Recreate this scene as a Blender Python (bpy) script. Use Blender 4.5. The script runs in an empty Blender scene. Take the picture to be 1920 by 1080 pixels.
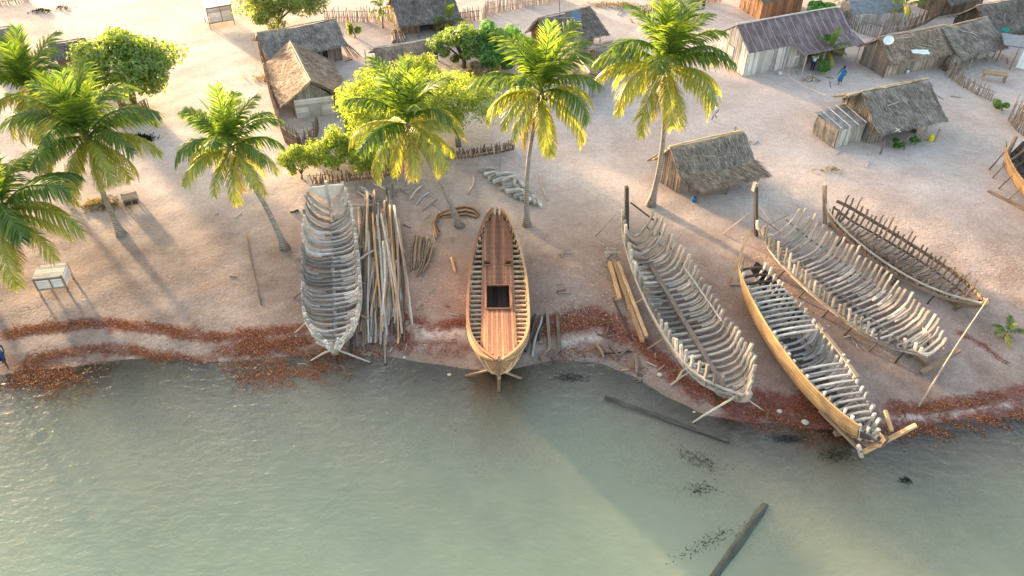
import bpy, math, random
import numpy as np
from mathutils import Vector, Matrix
random.seed(7); rng = np.random.default_rng(7)
SC = bpy.context.scene
COL = SC.collection
PI = math.pi
R_ = math.radians

# ------------------------------------------------------------------ camera, sky, sun, exposure
CAM_H, PITCH, ROLL, FPX = 27.0, 40.0, 1.0, 1400.0
SUN_AZ, SUN_EL = 42.0, 6.2        # degrees left of straight ahead, above the horizon
def basis():
    p, r = R_(PITCH), R_(ROLL)
    fwd = Vector((0, math.cos(p), -math.sin(p))); right = Vector((1, 0, 0)); up = right.cross(fwd)
    return right*math.cos(r)+up*math.sin(r), -right*math.sin(r)+up*math.cos(r), fwd
CR, CU, CF = basis()
cam = bpy.data.cameras.new('camera'); cam.sensor_width = 36; cam.lens = 36*FPX/1920
cam.clip_end = 2000; cam.clip_start = .5
camo = bpy.data.objects.new('camera', cam); COL.objects.link(camo)
M = Matrix((CR, CU, -CF)).transposed().to_4x4(); M.translation = Vector((0, 0, CAM_H)); camo.matrix_world = M
SC.camera = camo
w = bpy.data.worlds.new('World'); SC.world = w; w.use_nodes = True
nt = w.node_tree
sky = nt.nodes.new('ShaderNodeTexSky'); sky.sky_type = 'NISHITA'; sky.sun_disc = False
sky.sun_elevation = R_(SUN_EL); sky.sun_rotation = R_(-SUN_AZ); sky.dust_density = 3; sky.air_density = 1
bg = nt.nodes['Background']; bg.inputs[1].default_value = .15
nt.links.new(sky.outputs[0], bg.inputs[0])
sl = bpy.data.lights.new('sun', 'SUN'); sl.energy = 3.3; sl.angle = R_(3.5); sl.color = (1, .78, .50)
so = bpy.data.objects.new('sun', sl); COL.objects.link(so)
sd = Vector((-math.sin(R_(SUN_AZ))*math.cos(R_(SUN_EL)), math.cos(R_(SUN_AZ))*math.cos(R_(SUN_EL)), math.sin(R_(SUN_EL))))
so.rotation_euler = sd.to_track_quat('Z', 'Y').to_euler(); so.location = (0, 0, 60)
SC.view_settings.view_transform = 'Standard'; SC.view_settings.look = 'None'
SC.view_settings.exposure = 2.9; SC.view_settings.gamma = 1

def G(px, py, z=0.0):               # the point at height z seen at a photo pixel: used to survey the place
    d = CF*FPX + CR*(px-960) - CU*(py-540)
    return Vector((0, 0, CAM_H)) + d*((z-CAM_H)/d.z)
def PX(p):
    v = Vector(p)-Vector((0, 0, CAM_H)); k = FPX/v.dot(CF)
    return 960+v.dot(CR)*k, 540-v.dot(CU)*k
def HGT(base, ty):                  # height of an upright from its foot pixel to pixel row ty
    b = G(*base); h = 0
    while h < 20 and PX(b+Vector((0, 0, h)))[1] > ty: h += .02
    return h

# ------------------------------------------------------------------ materials
def lin(c): return tuple(c)+(1,)
class NT:
    def __init__(s, name):
        s.m = bpy.data.materials.new(name); s.m.use_nodes = True; s.t = s.m.node_tree
        s.p = s.t.nodes['Principled BSDF']; s.out = s.t.nodes['Material Output']
    def n(s, ty, **kw):
        x = s.t.nodes.new('ShaderNode'+ty)
        for k, v in kw.items(): setattr(x, k, v)
        return x
    def l(s, a, b): s.t.links.new(a, b)
    def ramp(s, fac, stops):
        r = s.n('ValToRGB'); e = r.color_ramp.elements
        while len(e) < len(stops): e.new(.5)
        for i, (p, c) in enumerate(stops): e[i].position = p; e[i].color = lin(c)
        s.l(fac, r.inputs[0]); return r.outputs[0]
    def noise(s, vec, scale, det=4, rough=.6):
        x = s.n('TexNoise'); x.inputs['Scale'].default_value = scale; x.inputs['Detail'].default_value = det
        x.inputs['Roughness'].default_value = rough
        if vec is not None: s.l(vec, x.inputs['Vector'])
        return x.outputs[0]
    def mapping(s, vec, sc):
        x = s.n('Mapping'); x.inputs['Scale'].default_value = sc; s.l(vec, x.inputs[0]); return x.outputs[0]
    def mix(s, fac, a, b, mode='MIX'):
        x = s.n('MixRGB', blend_type=mode)
        for i, v in ((0, fac), (1, a), (2, b)):
            if hasattr(v, 'links') or hasattr(v, 'is_linked'): s.l(v, x.inputs[i])
            elif i == 0: x.inputs[0].default_value = v
            else: x.inputs[i].default_value = lin(v)
        return x.outputs[0]
    def math(s, op, a, b=None, clamp=False):
        x = s.n('Math', operation=op); x.use_clamp = clamp
        for i, v in enumerate((a, b)):
            if v is None: continue
            if hasattr(v, 'is_linked'): s.l(v, x.inputs[i])
            else: x.inputs[i].default_value = v
        return x.outputs[0]
    def bump(s, h, st, dist):
        b = s.n('Bump'); b.inputs['Strength'].default_value = st; b.inputs['Distance'].default_value = dist
        s.l(h, b.inputs['Height']); s.l(b.outputs[0], s.p.inputs['Normal']); return b
    def attr(s, name):
        a = s.n('Attribute', attribute_name=name); return a.outputs['Fac']

def wood(name, dark, light, rnd=.35, seam=0.0, patch=None):
    k = NT(name); uv = k.n('TexCoord').outputs['UV']; oi = k.n('ObjectInfo').outputs['Random']
    ob = k.n('TexCoord').outputs['Object']
    g = k.noise(k.mapping(uv, (1.3, 26, 1)), 1, 5, .65)
    c = k.ramp(g, [(.3, dark), (.72, light)])
    big = k.noise(ob, 1.1, 4)
    c = k.mix(.55, c, k.ramp(big, [(.3, (.55, .52, .5)), (.7, (1.15, 1.12, 1.1))]), 'MULTIPLY')
    if patch is not None:
        c = k.mix(k.ramp(k.noise(k.mapping(ob, (.8, .8, .8)), 1, 5, .7), [(.52, (0, 0, 0)), (.66, (1, 1, 1))]), c, patch)
    v = k.n('MapRange'); v.inputs[3].default_value = 1-rnd; v.inputs[4].default_value = 1+rnd; k.l(oi, v.inputs[0])
    vv = k.n('CombineXYZ'); [k.l(v.outputs[0], vv.inputs[i]) for i in range(3)]
    c = k.mix(1, c, vv.outputs[0], 'MULTIPLY')
    isl = k.n('NewGeometry').outputs['Random Per Island']
    if not seam: c = k.mix(1, c, k.ramp(isl, [(0, (.62, .60, .58)), (1, (1.28, 1.26, 1.24))]), 'MULTIPLY')
    h = g
    if seam:                                    # plank seams along the length, every «seam» metres across
        sp = k.n('SeparateXYZ'); k.l(uv, sp.inputs[0])
        q = k.math('MULTIPLY', sp.outputs[1], 1/seam)
        f = k.math('FRACT', q); fl = k.math('FLOOR', q)
        wn = k.n('TexWhiteNoise', noise_dimensions='1D'); k.l(fl, wn.inputs['W'])
        c = k.mix(1, c, k.ramp(wn.outputs[0], [(0, (.62, .6, .58)), (1, (1.3, 1.25, 1.2))]), 'MULTIPLY')
        line = k.math('LESS_THAN', f, .1)
        c = k.mix(line, c, (.03, .02, .015))
    k.l(c, k.p.inputs['Base Color']); k.p.inputs['Roughness'].default_value = .85
    k.bump(h, .5, .012)
    return k.m
W_GREY = wood('weathered_grey_wood', (.27, .235, .21), (.66, .60, .54))
W_PALE = wood('pale_bleached_wood', (.26, .215, .175), (.66, .57, .48))
W_BROWN = wood('brown_wood', (.13, .085, .055), (.34, .23, .155))
W_TAN = wood('tan_fresh_wood', (.34, .19, .09), (.68, .42, .215))
W_POLE = wood('bark_stripped_pole', (.20, .135, .10), (.54, .39, .285), .55)
W_DARK = wood('dark_wet_wood', (.035, .028, .023), (.10, .08, .065))
W_SUNK = wood('waterlogged_wood', (.035, .04, .03), (.10, .10, .07))
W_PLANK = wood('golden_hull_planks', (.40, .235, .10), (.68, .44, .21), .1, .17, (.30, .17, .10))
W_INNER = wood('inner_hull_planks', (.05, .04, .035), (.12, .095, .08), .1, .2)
W_RED = wood('red_brown_deck_planks', (.17, .058, .028), (.40, .165, .078), .2)
W_CREAM = wood('cream_hull_planks', (.34, .155, .075), (.64, .345, .175), .15, .14)
W_LIGHT = wood('light_deck_beam_wood', (.46, .32, .19), (.78, .60, .42), .15)
W_WHITE = wood('whitewashed_boards', (.56, .50, .45), (.84, .77, .70), .12)
W_WALL = wood('rough_wall_stakes', (.19, .135, .105), (.52, .40, .32), .3)
W_ORANGE = wood('orange_brown_wall_boards', (.20, .09, .045), (.48, .25, .13), .2)

def thatch_mat(name, a, b, c2):
    k = NT(name); uv = k.n('TexCoord').outputs['UV']
    g = k.noise(k.mapping(uv, (1.6, 13, 1)), 1, 6, .75)
    isl = k.n('NewGeometry').outputs['Random Per Island']
    c = k.ramp(k.math('ADD', k.math('MULTIPLY', g, .8), k.math('MULTIPLY', isl, .3)), [(.36, a), (.58, b), (.84, c2)])
    big = k.noise(k.n('TexCoord').outputs['Object'], 1.3, 6, .7)
    c = k.mix(.85, c, k.ramp(big, [(.34, (.55, .50, .47)), (.64, (1.3, 1.25, 1.2))]), 'MULTIPLY')
    k.l(c, k.p.inputs['Base Color']); k.p.inputs['Roughness'].default_value = .95
    k.bump(g, .8, .05); return k.m
T_GREY = thatch_mat('grey_thatch', (.13, .10, .08), (.30, .24, .195), (.56, .47, .39))
T_BROWN = thatch_mat('brown_thatch', (.16, .105, .07), (.36, .25, .175), (.58, .43, .32))
T_DARK = thatch_mat('dark_thatch', (.085, .066, .054), (.20, .158, .13), (.42, .35, .295))
T_EDGE = thatch_mat('sunlit_straw_ridge', (.28, .21, .12), (.48, .38, .22), (.68, .56, .36))  # straw with the sun on the ridges put into its bright yellow

def flat(name, c, rough=.8, var=.25, metal=0, scale=3):
    k = NT(name); ob = k.n('TexCoord').outputs['Object']
    n = k.noise(ob, scale, 5, .65)
    k.l(k.mix(1, c, k.ramp(n, [(.3, (1-var,)*3), (.7, (1+var,)*3)]), 'MULTIPLY'), k.p.inputs['Base Color'])
    k.p.inputs['Roughness'].default_value = rough; k.p.inputs['Metallic'].default_value = metal
    k.bump(n, .2, .02); return k.m
def tin_mat():
    k = NT('rusty_tin'); uv = k.n('TexCoord').outputs['UV']; sp = k.n('SeparateXYZ'); k.l(uv, sp.inputs[0])
    n = k.noise(k.mapping(uv, (.6, 1.6, 1)), 1.2, 6, .7)
    c = k.ramp(n, [(.32, (.10, .05, .042)), (.5, (.185, .105, .095)), (.72, (.36, .29, .28))])
    c = k.mix(k.math('LESS_THAN', k.math('FRACT', k.math('MULTIPLY', sp.outputs[1], 1/.8)), .06), c, (.42, .37, .36))
    k.l(c, k.p.inputs['Base Color']); k.p.inputs['Roughness'].default_value = .55; k.p.inputs['Metallic'].default_value = .25
    wv = k.math('SINE', k.math('MULTIPLY', sp.outputs[1], 2*PI/.09)); k.bump(wv, .6, .015); return k.m
TIN = tin_mat()
TARP = flat('grey_tarp', (.19, .185, .185), .6, .35)
CLOTH_WHITE = flat('white_cloth', (.75, .73, .70), .9, .08)
TEAL = flat('teal_cloth', (.02, .30, .26), .8, .1)
BLUE = flat('blue_cloth', (.02, .16, .38), .85, .12)
NAVY = flat('navy_cloth', (.02, .03, .09), .85, .12)
BLACKC = flat('black_cloth', (.012, .012, .014), .85, .12)
GREENC = flat('dark_green_cloth', (.01, .085, .05), .8, .12)
SKIN = flat('dark_skin', (.075, .04, .025), .6, .1)
HAIR = flat('black_hair', (.008, .007, .007), .8, .1)
YELLOW = flat('yellow_plastic', (.75, .62, .02), .4, .08)
PLASTIC_W = flat('white_plastic', (.72, .72, .72), .45, .08)
DARKHOLE = flat('interior_shade_boards', (.03, .024, .02), .95, .2)  # near-black colour standing in for the shade inside doorways and porches
STONE = flat('pale_stone', (.55, .47, .36), .9, .2)
IRON = flat('rusted_iron', (.16, .085, .055), .8, .35, .2)
NET = flat('black_netting', (.015, .015, .016), .95, .4)

def leaf_mat(name, cols, trans=.45, gloss=.0):
    k = NT(name); oi = k.n('ObjectInfo').outputs['Random']; ge = k.n('NewGeometry').outputs['Random Per Island']
    f = k.math('ADD', k.math('MULTIPLY', ge, .75), k.math('MULTIPLY', oi, .25))
    n = len(cols)
    c = k.ramp(f, [(i/(n-1), x) for i, x in enumerate(cols)])
    d = k.n('BsdfDiffuse'); k.l(c, d.inputs[0])
    t = k.n('BsdfTranslucent'); k.l(k.mix(1, c, (1.5, 1.45, .8), 'MULTIPLY'), t.inputs[0])
    mx = k.n('MixShader'); mx.inputs[0].default_value = trans; k.l(d.outputs[0], mx.inputs[1]); k.l(t.outputs[0], mx.inputs[2])
    g = k.n('BsdfGlossy'); g.inputs['Roughness'].default_value = .42
    m2 = k.n('MixShader'); m2.inputs[0].default_value = gloss; k.l(mx.outputs[0], m2.inputs[1]); k.l(g.outputs[0], m2.inputs[2])
    k.l(m2.outputs[0], k.out.inputs[0]); k.t.nodes.remove(k.p); return k.m
L_PALM = leaf_mat('palm_leaf_green', [(.055, .105, .018), (.115, .19, .027), (.28, .31, .05)], .52, .03)
L_PALMY = leaf_mat('palm_leaf_yellow_green', [(.18, .24, .03), (.34, .34, .05), (.55, .45, .08)], .5, .04)
L_PALMD = leaf_mat('palm_leaf_old', [(.30, .22, .04), (.38, .27, .06), (.26, .15, .06)], .4, .02)
L_MANGO = leaf_mat('mango_leaf', [(.09, .16, .025), (.20, .28, .045), (.38, .42, .09)], .5, .05)
L_BUSH = leaf_mat('bush_leaf', [(.04, .14, .02), (.10, .24, .035), (.20, .36, .05)], .45, .04)
L_LIME = leaf_mat('lime_leaf', [(.12, .20, .03), (.33, .39, .06), (.52, .54, .13)], .5, .02)
L_OLIVE = leaf_mat('olive_leaf', [(.16, .20, .045), (.27, .31, .07), (.42, .43, .13)], .45, .02)
L_DRY = leaf_mat('dry_leaf', [(.22, .15, .07), (.34, .25, .13), (.42, .34, .2)], .3)
L_WRACK = leaf_mat('wrack_flake', [(.07, .025, .018), (.15, .045, .025), (.28, .085, .035), (.55, .27, .11)], .1)
L_WEED = leaf_mat('dark_seaweed', [(.012, .013, .012), (.025, .024, .02), (.05, .04, .03)], .1)
L_CHIP = leaf_mat('wood_chip', [(.30, .19, .12), (.46, .32, .22), (.62, .5, .38), (.2, .09, .06)], 0)

# ------------------------------------------------------------------ mesh helpers
class MB:
    def __init__(s): s.v = []; s.f = []; s.uv = []
    def face(s, idx, uvs): s.f.append(tuple(idx)); s.uv.append(uvs)
    def tube(s, pts, rad, n=6, cap=True, jit=0):
        pts = [Vector(p) for p in pts]; m = len(pts)
        if not hasattr(rad, '__len__'): rad = [rad]*m
        b = len(s.v); t0 = (pts[1]-pts[0]).normalized()
        a = t0.orthogonal().normalized(); L = [0]; u0 = random.random()*7
        for i in range(m):
            t = (pts[min(i+1, m-1)]-pts[max(i-1, 0)]).normalized()
            a = (a-t*a.dot(t)).normalized(); c = t.cross(a)
            if i: L.append(L[-1]+(pts[i]-pts[i-1]).length)
            for k in range(n):
                an = 2*PI*k/n; r = rad[i]*(1+random.uniform(-jit, jit))
                s.v.append(pts[i]+(a*math.cos(an)+c*math.sin(an))*r)
        for i in range(m-1):
            for k in range(n):
                k2 = (k+1) % n; q = (b+i*n+k, b+i*n+k2, b+(i+1)*n+k2, b+(i+1)*n+k)
                v0, v1 = k/n*.3+u0, (k+1)/n*.3+u0
                s.face(q, [(L[i]+u0, v0), (L[i]+u0, v1), (L[i+1]+u0, v1), (L[i+1]+u0, v0)])
        if cap:
            for base, rev in ((b, True), (b+(m-1)*n, False)):
                idx = [base+k for k in range(n)]
                if rev: idx.reverse()
                s.face(idx, [(u0+.02*math.cos(k), u0+.02*math.sin(k)) for k in range(n)])
    def bars(s, pts, wd, ht, side=None, tap=1.0):   # squared timber along pts; side = direction of its width
        pts = [Vector(p) for p in pts]; m = len(pts); b = len(s.v); u0 = random.random()*9; L = 0; prev = None
        for i in range(m):
            t = (pts[min(i+1, m-1)]-pts[max(i-1, 0)]).normalized()
            sd_ = Vector(side) if side is not None else (t.cross(Vector((0, 0, 1))) if abs(t.z) < .95 else Vector((1, 0, 0)))
            sd_ = (sd_-t*sd_.dot(t)).normalized(); up = sd_.cross(t)
            k = 1+(tap-1)*i/(m-1)
            for q in ((-1, -1), (1, -1), (1, 1), (-1, 1)): s.v.append(pts[i]+sd_*(q[0]*wd/2*k)+up*(q[1]*ht/2*k))
            if i:
                L2 = L+(pts[i]-pts[i-1]).length
                for j in range(4):
                    j2 = (j+1) % 4; v0 = u0+j*.11; v1 = v0+.1
                    s.face((b+(i-1)*4+j, b+(i-1)*4+j2, b+i*4+j2, b+i*4+j), [(L+u0, v0), (L+u0, v1), (L2+u0, v1), (L2+u0, v0)])
                L = L2
        s.face((b+3, b+2, b+1, b), [(u0, u0), (u0, u0+.05), (u0+.02, u0+.05), (u0+.02, u0)])
        e = b+(m-1)*4; s.face((e, e+1, e+2, e+3), [(u0, u0), (u0, u0+.05), (u0+.02, u0+.05), (u0+.02, u0)])
    def quad(s, p, uvs=None):
        b = len(s.v); s.v += [Vector(x) for x in p]
        s.face(range(b, b+len(p)), uvs or [(0, 0), (1, 0), (1, 1), (0, 1)][:len(p)])
    def box(s, c, ex, ey, ez):          # centre and three half-extent vectors
        c = Vector(c); ex, ey, ez = Vector(ex), Vector(ey), Vector(ez); b = len(s.v); u0 = random.random()*9
        for z in (-1, 1):
            for q in ((-1, -1), (1, -1), (1, 1), (-1, 1)): s.v.append(c+ex*q[0]+ey*q[1]+ez*z)
        lx, ly, lz = ex.length*2, ey.length*2, ez.length*2
        for f, a, d in (((3, 2, 1, 0), lx, ly), ((4, 5, 6, 7), lx, ly), ((0, 1, 5, 4), lx, lz), ((1, 2, 6, 5), ly, lz), ((2, 3, 7, 6), lx, lz), ((3, 0, 4, 7), ly, lz)):
            q = [(0, 0), (a, 0), (a, d), (0, d)]
            if d > a: q = [(0, 0), (0, a), (d, a), (d, 0)]
            s.face([b+i for i in f], [(x+u0, y+u0) for x, y in q])
    def grid(s, rows, uvs=None, close=False):
        b = len(s.v); m, n = len(rows), len(rows[0])
        for r in rows: s.v += [Vector(p) for p in r]
        U = uvs or (lambda i, j: (i*.1, j*.1))
        for i in range(m-1):
            for j in range(n-1):
                s.face((b+i*n+j, b+i*n+j+1, b+(i+1)*n+j+1, b+(i+1)*n+j), [U(i, j), U(i, j+1), U(i+1, j+1), U(i+1, j)])
    def build(s, name, mat, parent=None, smooth=False, origin=None):
        me = bpy.data.meshes.new(name)
        o_ = parent['_w'] if parent is not None else (origin if origin is not None else None)
        if parent is not None: o_ = Vector(parent['_w'])
        elif origin is None:
            xs = [v.x for v in s.v]; ys = [v.y for v in s.v]; zs = [v.z for v in s.v]
            o_ = Vector(((min(xs)+max(xs))/2, (min(ys)+max(ys))/2, min(zs)))
        else: o_ = Vector(origin)
        me.from_pydata([tuple(v-o_) for v in s.v], [], s.f)
        uvl = me.uv_layers.new(name='UVMap'); fl = [c for u in s.uv for p in u for c in p]
        uvl.data.foreach_set('uv', fl)
        if smooth: me.polygons.foreach_set('use_smooth', np.ones(len(me.polygons), dtype=bool))
        me.materials.append(mat); me.update()
        ob = bpy.data.objects.new(name, me); COL.objects.link(ob); ob['_w'] = [float(q) for q in o_]
        if parent is not None: ob.parent = parent; ob.location = Vector(parent['_w'])-Vector(parent['_w'])
        else: ob.location = o_
        return ob
def fast_mesh(name, V, F, mat, parent=None, origin=(0, 0, 0), smooth=False, uv=None):
    """numpy quads: V (n,3), F (m,4)"""
    me = bpy.data.meshes.new(name); o_ = np.array(list(parent['_w']) if parent is not None else list(origin), dtype=float)
    V = (V-o_).astype(np.float32); k = F.shape[1]
    me.vertices.add(len(V)); me.vertices.foreach_set('co', V.ravel())
    me.loops.add(F.size); me.loops.foreach_set('vertex_index', F.ravel().astype(np.int32))
    me.polygons.add(len(F)); me.polygons.foreach_set('loop_start', np.arange(0, F.size, k, dtype=np.int32))
    if uv is not None:
        me.uv_layers.new(name='UVMap').data.foreach_set('uv', uv.astype(np.float32).ravel())
    me.update(calc_edges=True); me.validate()
    if smooth: me.polygons.foreach_set('use_smooth', np.ones(len(me.polygons), dtype=bool))
    me.materials.append(mat); ob = bpy.data.objects.new(name, me); COL.objects.link(ob); ob['_w'] = [float(q) for q in o_]
    if parent is not None: ob.parent = parent
    else: ob.location = o_
    return ob
def tag(o, label, cat, group=None):
    o['label'] = label; o['category'] = cat
    if group: o['group'] = group
    return o
def thing(name, label, cat, loc, group=None):
    o = bpy.data.objects.new(name, None); COL.objects.link(o); o.location = loc; o['_w'] = tuple(loc); o.empty_display_size = .3
    return tag(o, label, cat, group)
def V3(p, z=0): return Vector((p[0], p[1], z))
def wob(p, q, n, amp):              # a slightly crooked line
    p, q = Vector(p), Vector(q); d = q-p; a = d.orthogonal().normalized(); b = d.normalized().cross(a)
    f1, f2 = random.uniform(0, 6), random.uniform(0, 6); o = []
    for i in range(n):
        t = i/(n-1); e = math.sin(PI*t)
        o.append(p+d*t+a*(math.sin(f1+3.4*t)*amp*e+random.uniform(-.2, .2)*amp)+b*(math.sin(f2+2.6*t)*amp*e))
    return o

# ------------------------------------------------------------------ ground, water
WATER_Z = -.12
SHORE = [(-700, 730), (-200, 720), (0, 712), (100, 700), (200, 690), (300, 684), (400, 692), (500, 688), (570, 676), (650, 674), (720, 678), (800, 692), (900, 702), (960, 700), (1050, 684),
         (1120, 690), (1190, 715), (1260, 760), (1330, 790), (1400, 806), (1480, 815), (1600, 826), (1700, 826), (1800, 806), (1920, 790), (2300, 770), (3000, 760)]
SHW = np.array([G(*p)[:2] for p in SHORE])
def shore_y(x): return np.interp(x, SHW[:, 0], SHW[:, 1])
def hnoise(x, y):
    return (np.sin(x*.9+1.3*np.sin(y*.7))*np.cos(y*1.1+.8*np.sin(x*.5))*.5+np.sin(x*.23+y*.31)*.8+np.sin(x*2.3-y*1.9)*.2)
def ground_z(x, y):
    d = y-shore_y(x)
    up = np.clip((d)/2.4, 0, 1); up = up*up*(3-2*up)
    z = WATER_Z*(1-up)
    deep = np.where(d < 0, -(1-np.exp(d/14.))*1.5, 0)
    return z+deep+hnoise(x, y)*.028*np.clip(d/2, .15, 1)
def GZ(p): return float(ground_z(np.array([p[0]]), np.array([p[1]]))[0])
def GP(px, py):
    p = G(px, py); p.z = GZ(p)
    return p
def polydist(X, Y, pts):
    P = np.array([G(*p)[:2] for p in pts]); best = np.full(X.shape, 1e9)
    for a, b in zip(P[:-1], P[1:]):
        d = b-a; L = (d**2).sum(); t = np.clip(((X-a[0])*d[0]+(Y-a[1])*d[1])/L, 0, 1)
        best = np.minimum(best, np.hypot(X-a[0]-t*d[0], Y-a[1]-t*d[1]))
    return best
WRACK = [([(15, 628), (90, 613), (180, 606), (260, 611), (340, 622), (420, 633), (520, 642), (575, 640)], .34, 1),
         ([(70, 672), (150, 656), (240, 655), (330, 668), (400, 676)], .30, .9), ([(420, 655), (500, 650), (575, 655), (640, 668)], .42, .9),
         ([(430, 625), (500, 622), (570, 615)], .3, .8),
         ([(30, 690), (80, 700), (130, 722), (160, 700)], .75, 1), ([(660, 655), (740, 650), (800, 655), (860, 650)], .5, .55),
         ([(760, 600), (820, 612), (880, 600)], .35, .8), ([(730, 585), (760, 640)], .4, .7), ([(990, 625), (1060, 605), (1110, 595), (1150, 605)], .6, 1),
         ([(1150, 620), (1200, 640), (1240, 680), (1290, 725), (1350, 752), (1420, 768)], .45, .95), ([(1400, 775), (1470, 772), (1540, 778), (1600, 786)], .95, 1),
         ([(1680, 768), (1760, 762), (1840, 750), (1930, 732), (2050, 720)], .34, .9), ([(1660, 812), (1760, 800), (1840, 788), (1930, 770), (2050, 765)], .48, 1), ([(1800, 625), (1850, 655), (1890, 685)], .22, .7),
         ([(1040, 665), (1110, 650), (1160, 670), (1210, 700)], .4, .45), ([(620, 690), (480, 690), (400, 682)], .7, .5), ([(660, 690), (560, 705), (440, 705)], .8, .3)]
CHIPS = [([(700, 420), (780, 520), (700, 600)], 1.6, .5), ([(1060, 420), (1110, 520), (1080, 580)], 1.6, .45), ([(1200, 640), (1130, 560)], 1, .6), ([(1300, 480), (1400, 620)], .9, .35), ([(800, 340), (790, 420), (810, 520), (800, 600)], 1.6, .75), ([(930, 300), (830, 330), (700, 360)], 1.2, .6), ([(1440, 480), (1500, 570), (1600, 660)], .7, .9), ([(560, 560), (560, 650)], .7, .5),
         ([(1130, 480), (1150, 560), (1190, 620)], .8, .7), ([(1000, 560), (1100, 590)], 1, .6), ([(880, 400), (870, 560)], .8, .7)]
PALE = [([(690, 632), (760, 622), (860, 625)], .28, .9), ([(430, 642), (520, 648), (580, 650)], .12, .5), ([(1690, 785), (1800, 778), (1860, 765), (1960, 752)], .2, 1), ([(1060, 640), (1120, 632)], .2, .7)]
def bandmask(X, Y, bands):
    m = np.zeros(X.shape)
    for pts, wd, st in bands: m = np.maximum(m, st*np.clip(1.35-.55*polydist(X, Y, pts)/wd, 0, 1))
    return m
def axis(segs):
    o = []
    for a, b, s in segs: o += list(np.arange(a, b, s))
    return np.array(o+[segs[-1][1]])
gx = axis([(-900, -200, 100), (-200, -60, 10), (-60, -30, 1), (-30, 32, .22), (32, 60, 1), (60, 200, 10), (200, 900, 100)])
gy = axis([(-300, 0, 30), (0, 14, 2), (14, 22, .4), (22, 42, .22), (42, 90, .6), (90, 150, 6), (150, 900, 75)])
X, Y = np.meshgrid(gx, gy)
Z = ground_z(X, Y)
nx, ny = len(gx), len(gy)
Vg = np.stack([X.ravel(), Y.ravel(), Z.ravel()], 1)
i, j = np.meshgrid(np.arange(nx-1), np.arange(ny-1)); a = (j*nx+i).ravel()
Fg = np.stack([a, a+1, a+1+nx, a+nx], 1)
def sand_mat():
    k = NT('beach_sand'); ob = k.n('TexCoord').outputs['Object']
    n1 = k.noise(ob, .35, 5, .6); n2 = k.noise(ob, 2.2, 6, .65); n3 = k.noise(ob, 8, 6, .8); n4 = k.noise(ob, .13, 6, .7)
    c = k.ramp(n1, [(.3, (.50, .385, .32)), (.7, (.62, .49, .415))])
    c = k.mix(.4, c, k.ramp(n2, [(.34, (.70, .68, .67)), (.62, (1.07, 1.06, 1.05))]), 'MULTIPLY')
    c = k.mix(.7, c, k.ramp(n3, [(.36, (.62, .58, .57)), (.56, (1.08, 1.08, 1.08))]), 'MULTIPLY')
    c = k.mix(k.math('MULTIPLY', k.attr('beach'), k.ramp(k.noise(ob, .45, 5, .7), [(.3, (.5, .5, .5)), (.65, (1, 1, 1))])), c, k.mix(1, c, (.47, .395, .355), 'MULTIPLY'))
    c = k.mix(.6, c, k.ramp(n4, [(.38, (.78, .73, .70)), (.6, (1.1, 1.1, 1.1))]), 'MULTIPLY')
    chips = k.math('MULTIPLY', k.attr('chips'), k.ramp(k.noise(ob, 1.7, 6, .75), [(.35, (0, 0, 0)), (.62, (1, 1, 1))]))
    c = k.mix(k.math('MULTIPLY', chips, .8), c, k.mix(n3, (.15, .075, .05), (.40, .23, .16)))
    c = k.mix(k.math('MULTIPLY', k.attr('pale'), k.ramp(k.noise(ob, 3, 5, .7), [(.3, (0, 0, 0)), (.6, (1, 1, 1))])), c, (.62, .50, .42))
    # tide line: brown stain under the washed-up leaves
    wr = k.math('ADD', k.attr('wrack'), k.math('MULTIPLY', k.math('SUBTRACT', k.noise(ob, .8, 9, .8), .5), 3.2))
    wf = k.ramp(wr, [(.35, (0, 0, 0)), (.85, (.95, .95, .95))])
    c = k.mix(wf, c, k.ramp(k.noise(ob, 7, 5, .8), [(.35, (.075, .022, .018)), (.52, (.17, .045, .028)), (.70, (.40, .17, .09))]))
    # wet
    wet = k.attr('wet')
    c = k.mix(k.math('MULTIPLY', wet, .4), c, k.mix(1, c, (.5, .46, .42), 'MULTIPLY'))
    sea = k.attr('sea')
    weed = k.ramp(k.noise(ob, .5, 6, .72), [(.56, (0, 0, 0)), (.70, (1, 1, 1))])
    c = k.mix(k.math('MULTIPLY', k.math('MULTIPLY', weed, sea), .55), c, (.07, .075, .055))
    k.l(c, k.p.inputs['Base Color'])
    r = k.n('MapRange'); r.inputs[3].default_value = .95; r.inputs[4].default_value = .55; k.l(wet, r.inputs[0]); k.l(r.outputs[0], k.p.inputs['Roughness'])
    v = k.n('TexVoronoi'); v.inputs['Scale'].default_value = 4.2; k.l(k.mapping(ob, (1, 1, 1)), v.inputs['Vector'])
    foot = k.ramp(v.outputs['Distance'], [(.05, (0, 0, 0)), (.45, (1, 1, 1))])
    h = k.math('ADD', k.math('MULTIPLY', foot, .6), k.math('ADD', k.math('MULTIPLY', n2, .8), k.math('MULTIPLY', n3, .5)))
    b = k.bump(h, .38, .04)
    return k.m
SAND = sand_mat()
ground = fast_mesh('ground', Vg, Fg, SAND, smooth=True); ground['kind'] = 'structure'
dsh = (Y-shore_y(X))
def add_attr(ob, name, arr):
    at = ob.data.attributes.new(name, 'FLOAT', 'POINT'); at.data.foreach_set('value', arr.ravel().astype(np.float32))
add_attr(ground, 'wrack', bandmask(X, Y, WRACK)); add_attr(ground, 'chips', bandmask(X, Y, CHIPS)); add_attr(ground, 'pale', bandmask(X, Y, PALE))
add_attr(ground, 'wet', np.clip(1-dsh/2.2, 0, 1)*np.clip(1+dsh/3, .3, 1)); add_attr(ground, 'sea', np.clip(-dsh/2, 0, 1))
add_attr(ground, 'beach', np.clip((44-Y)/9, 0, 1)*np.clip(1+dsh/3, .25, 1))

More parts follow.
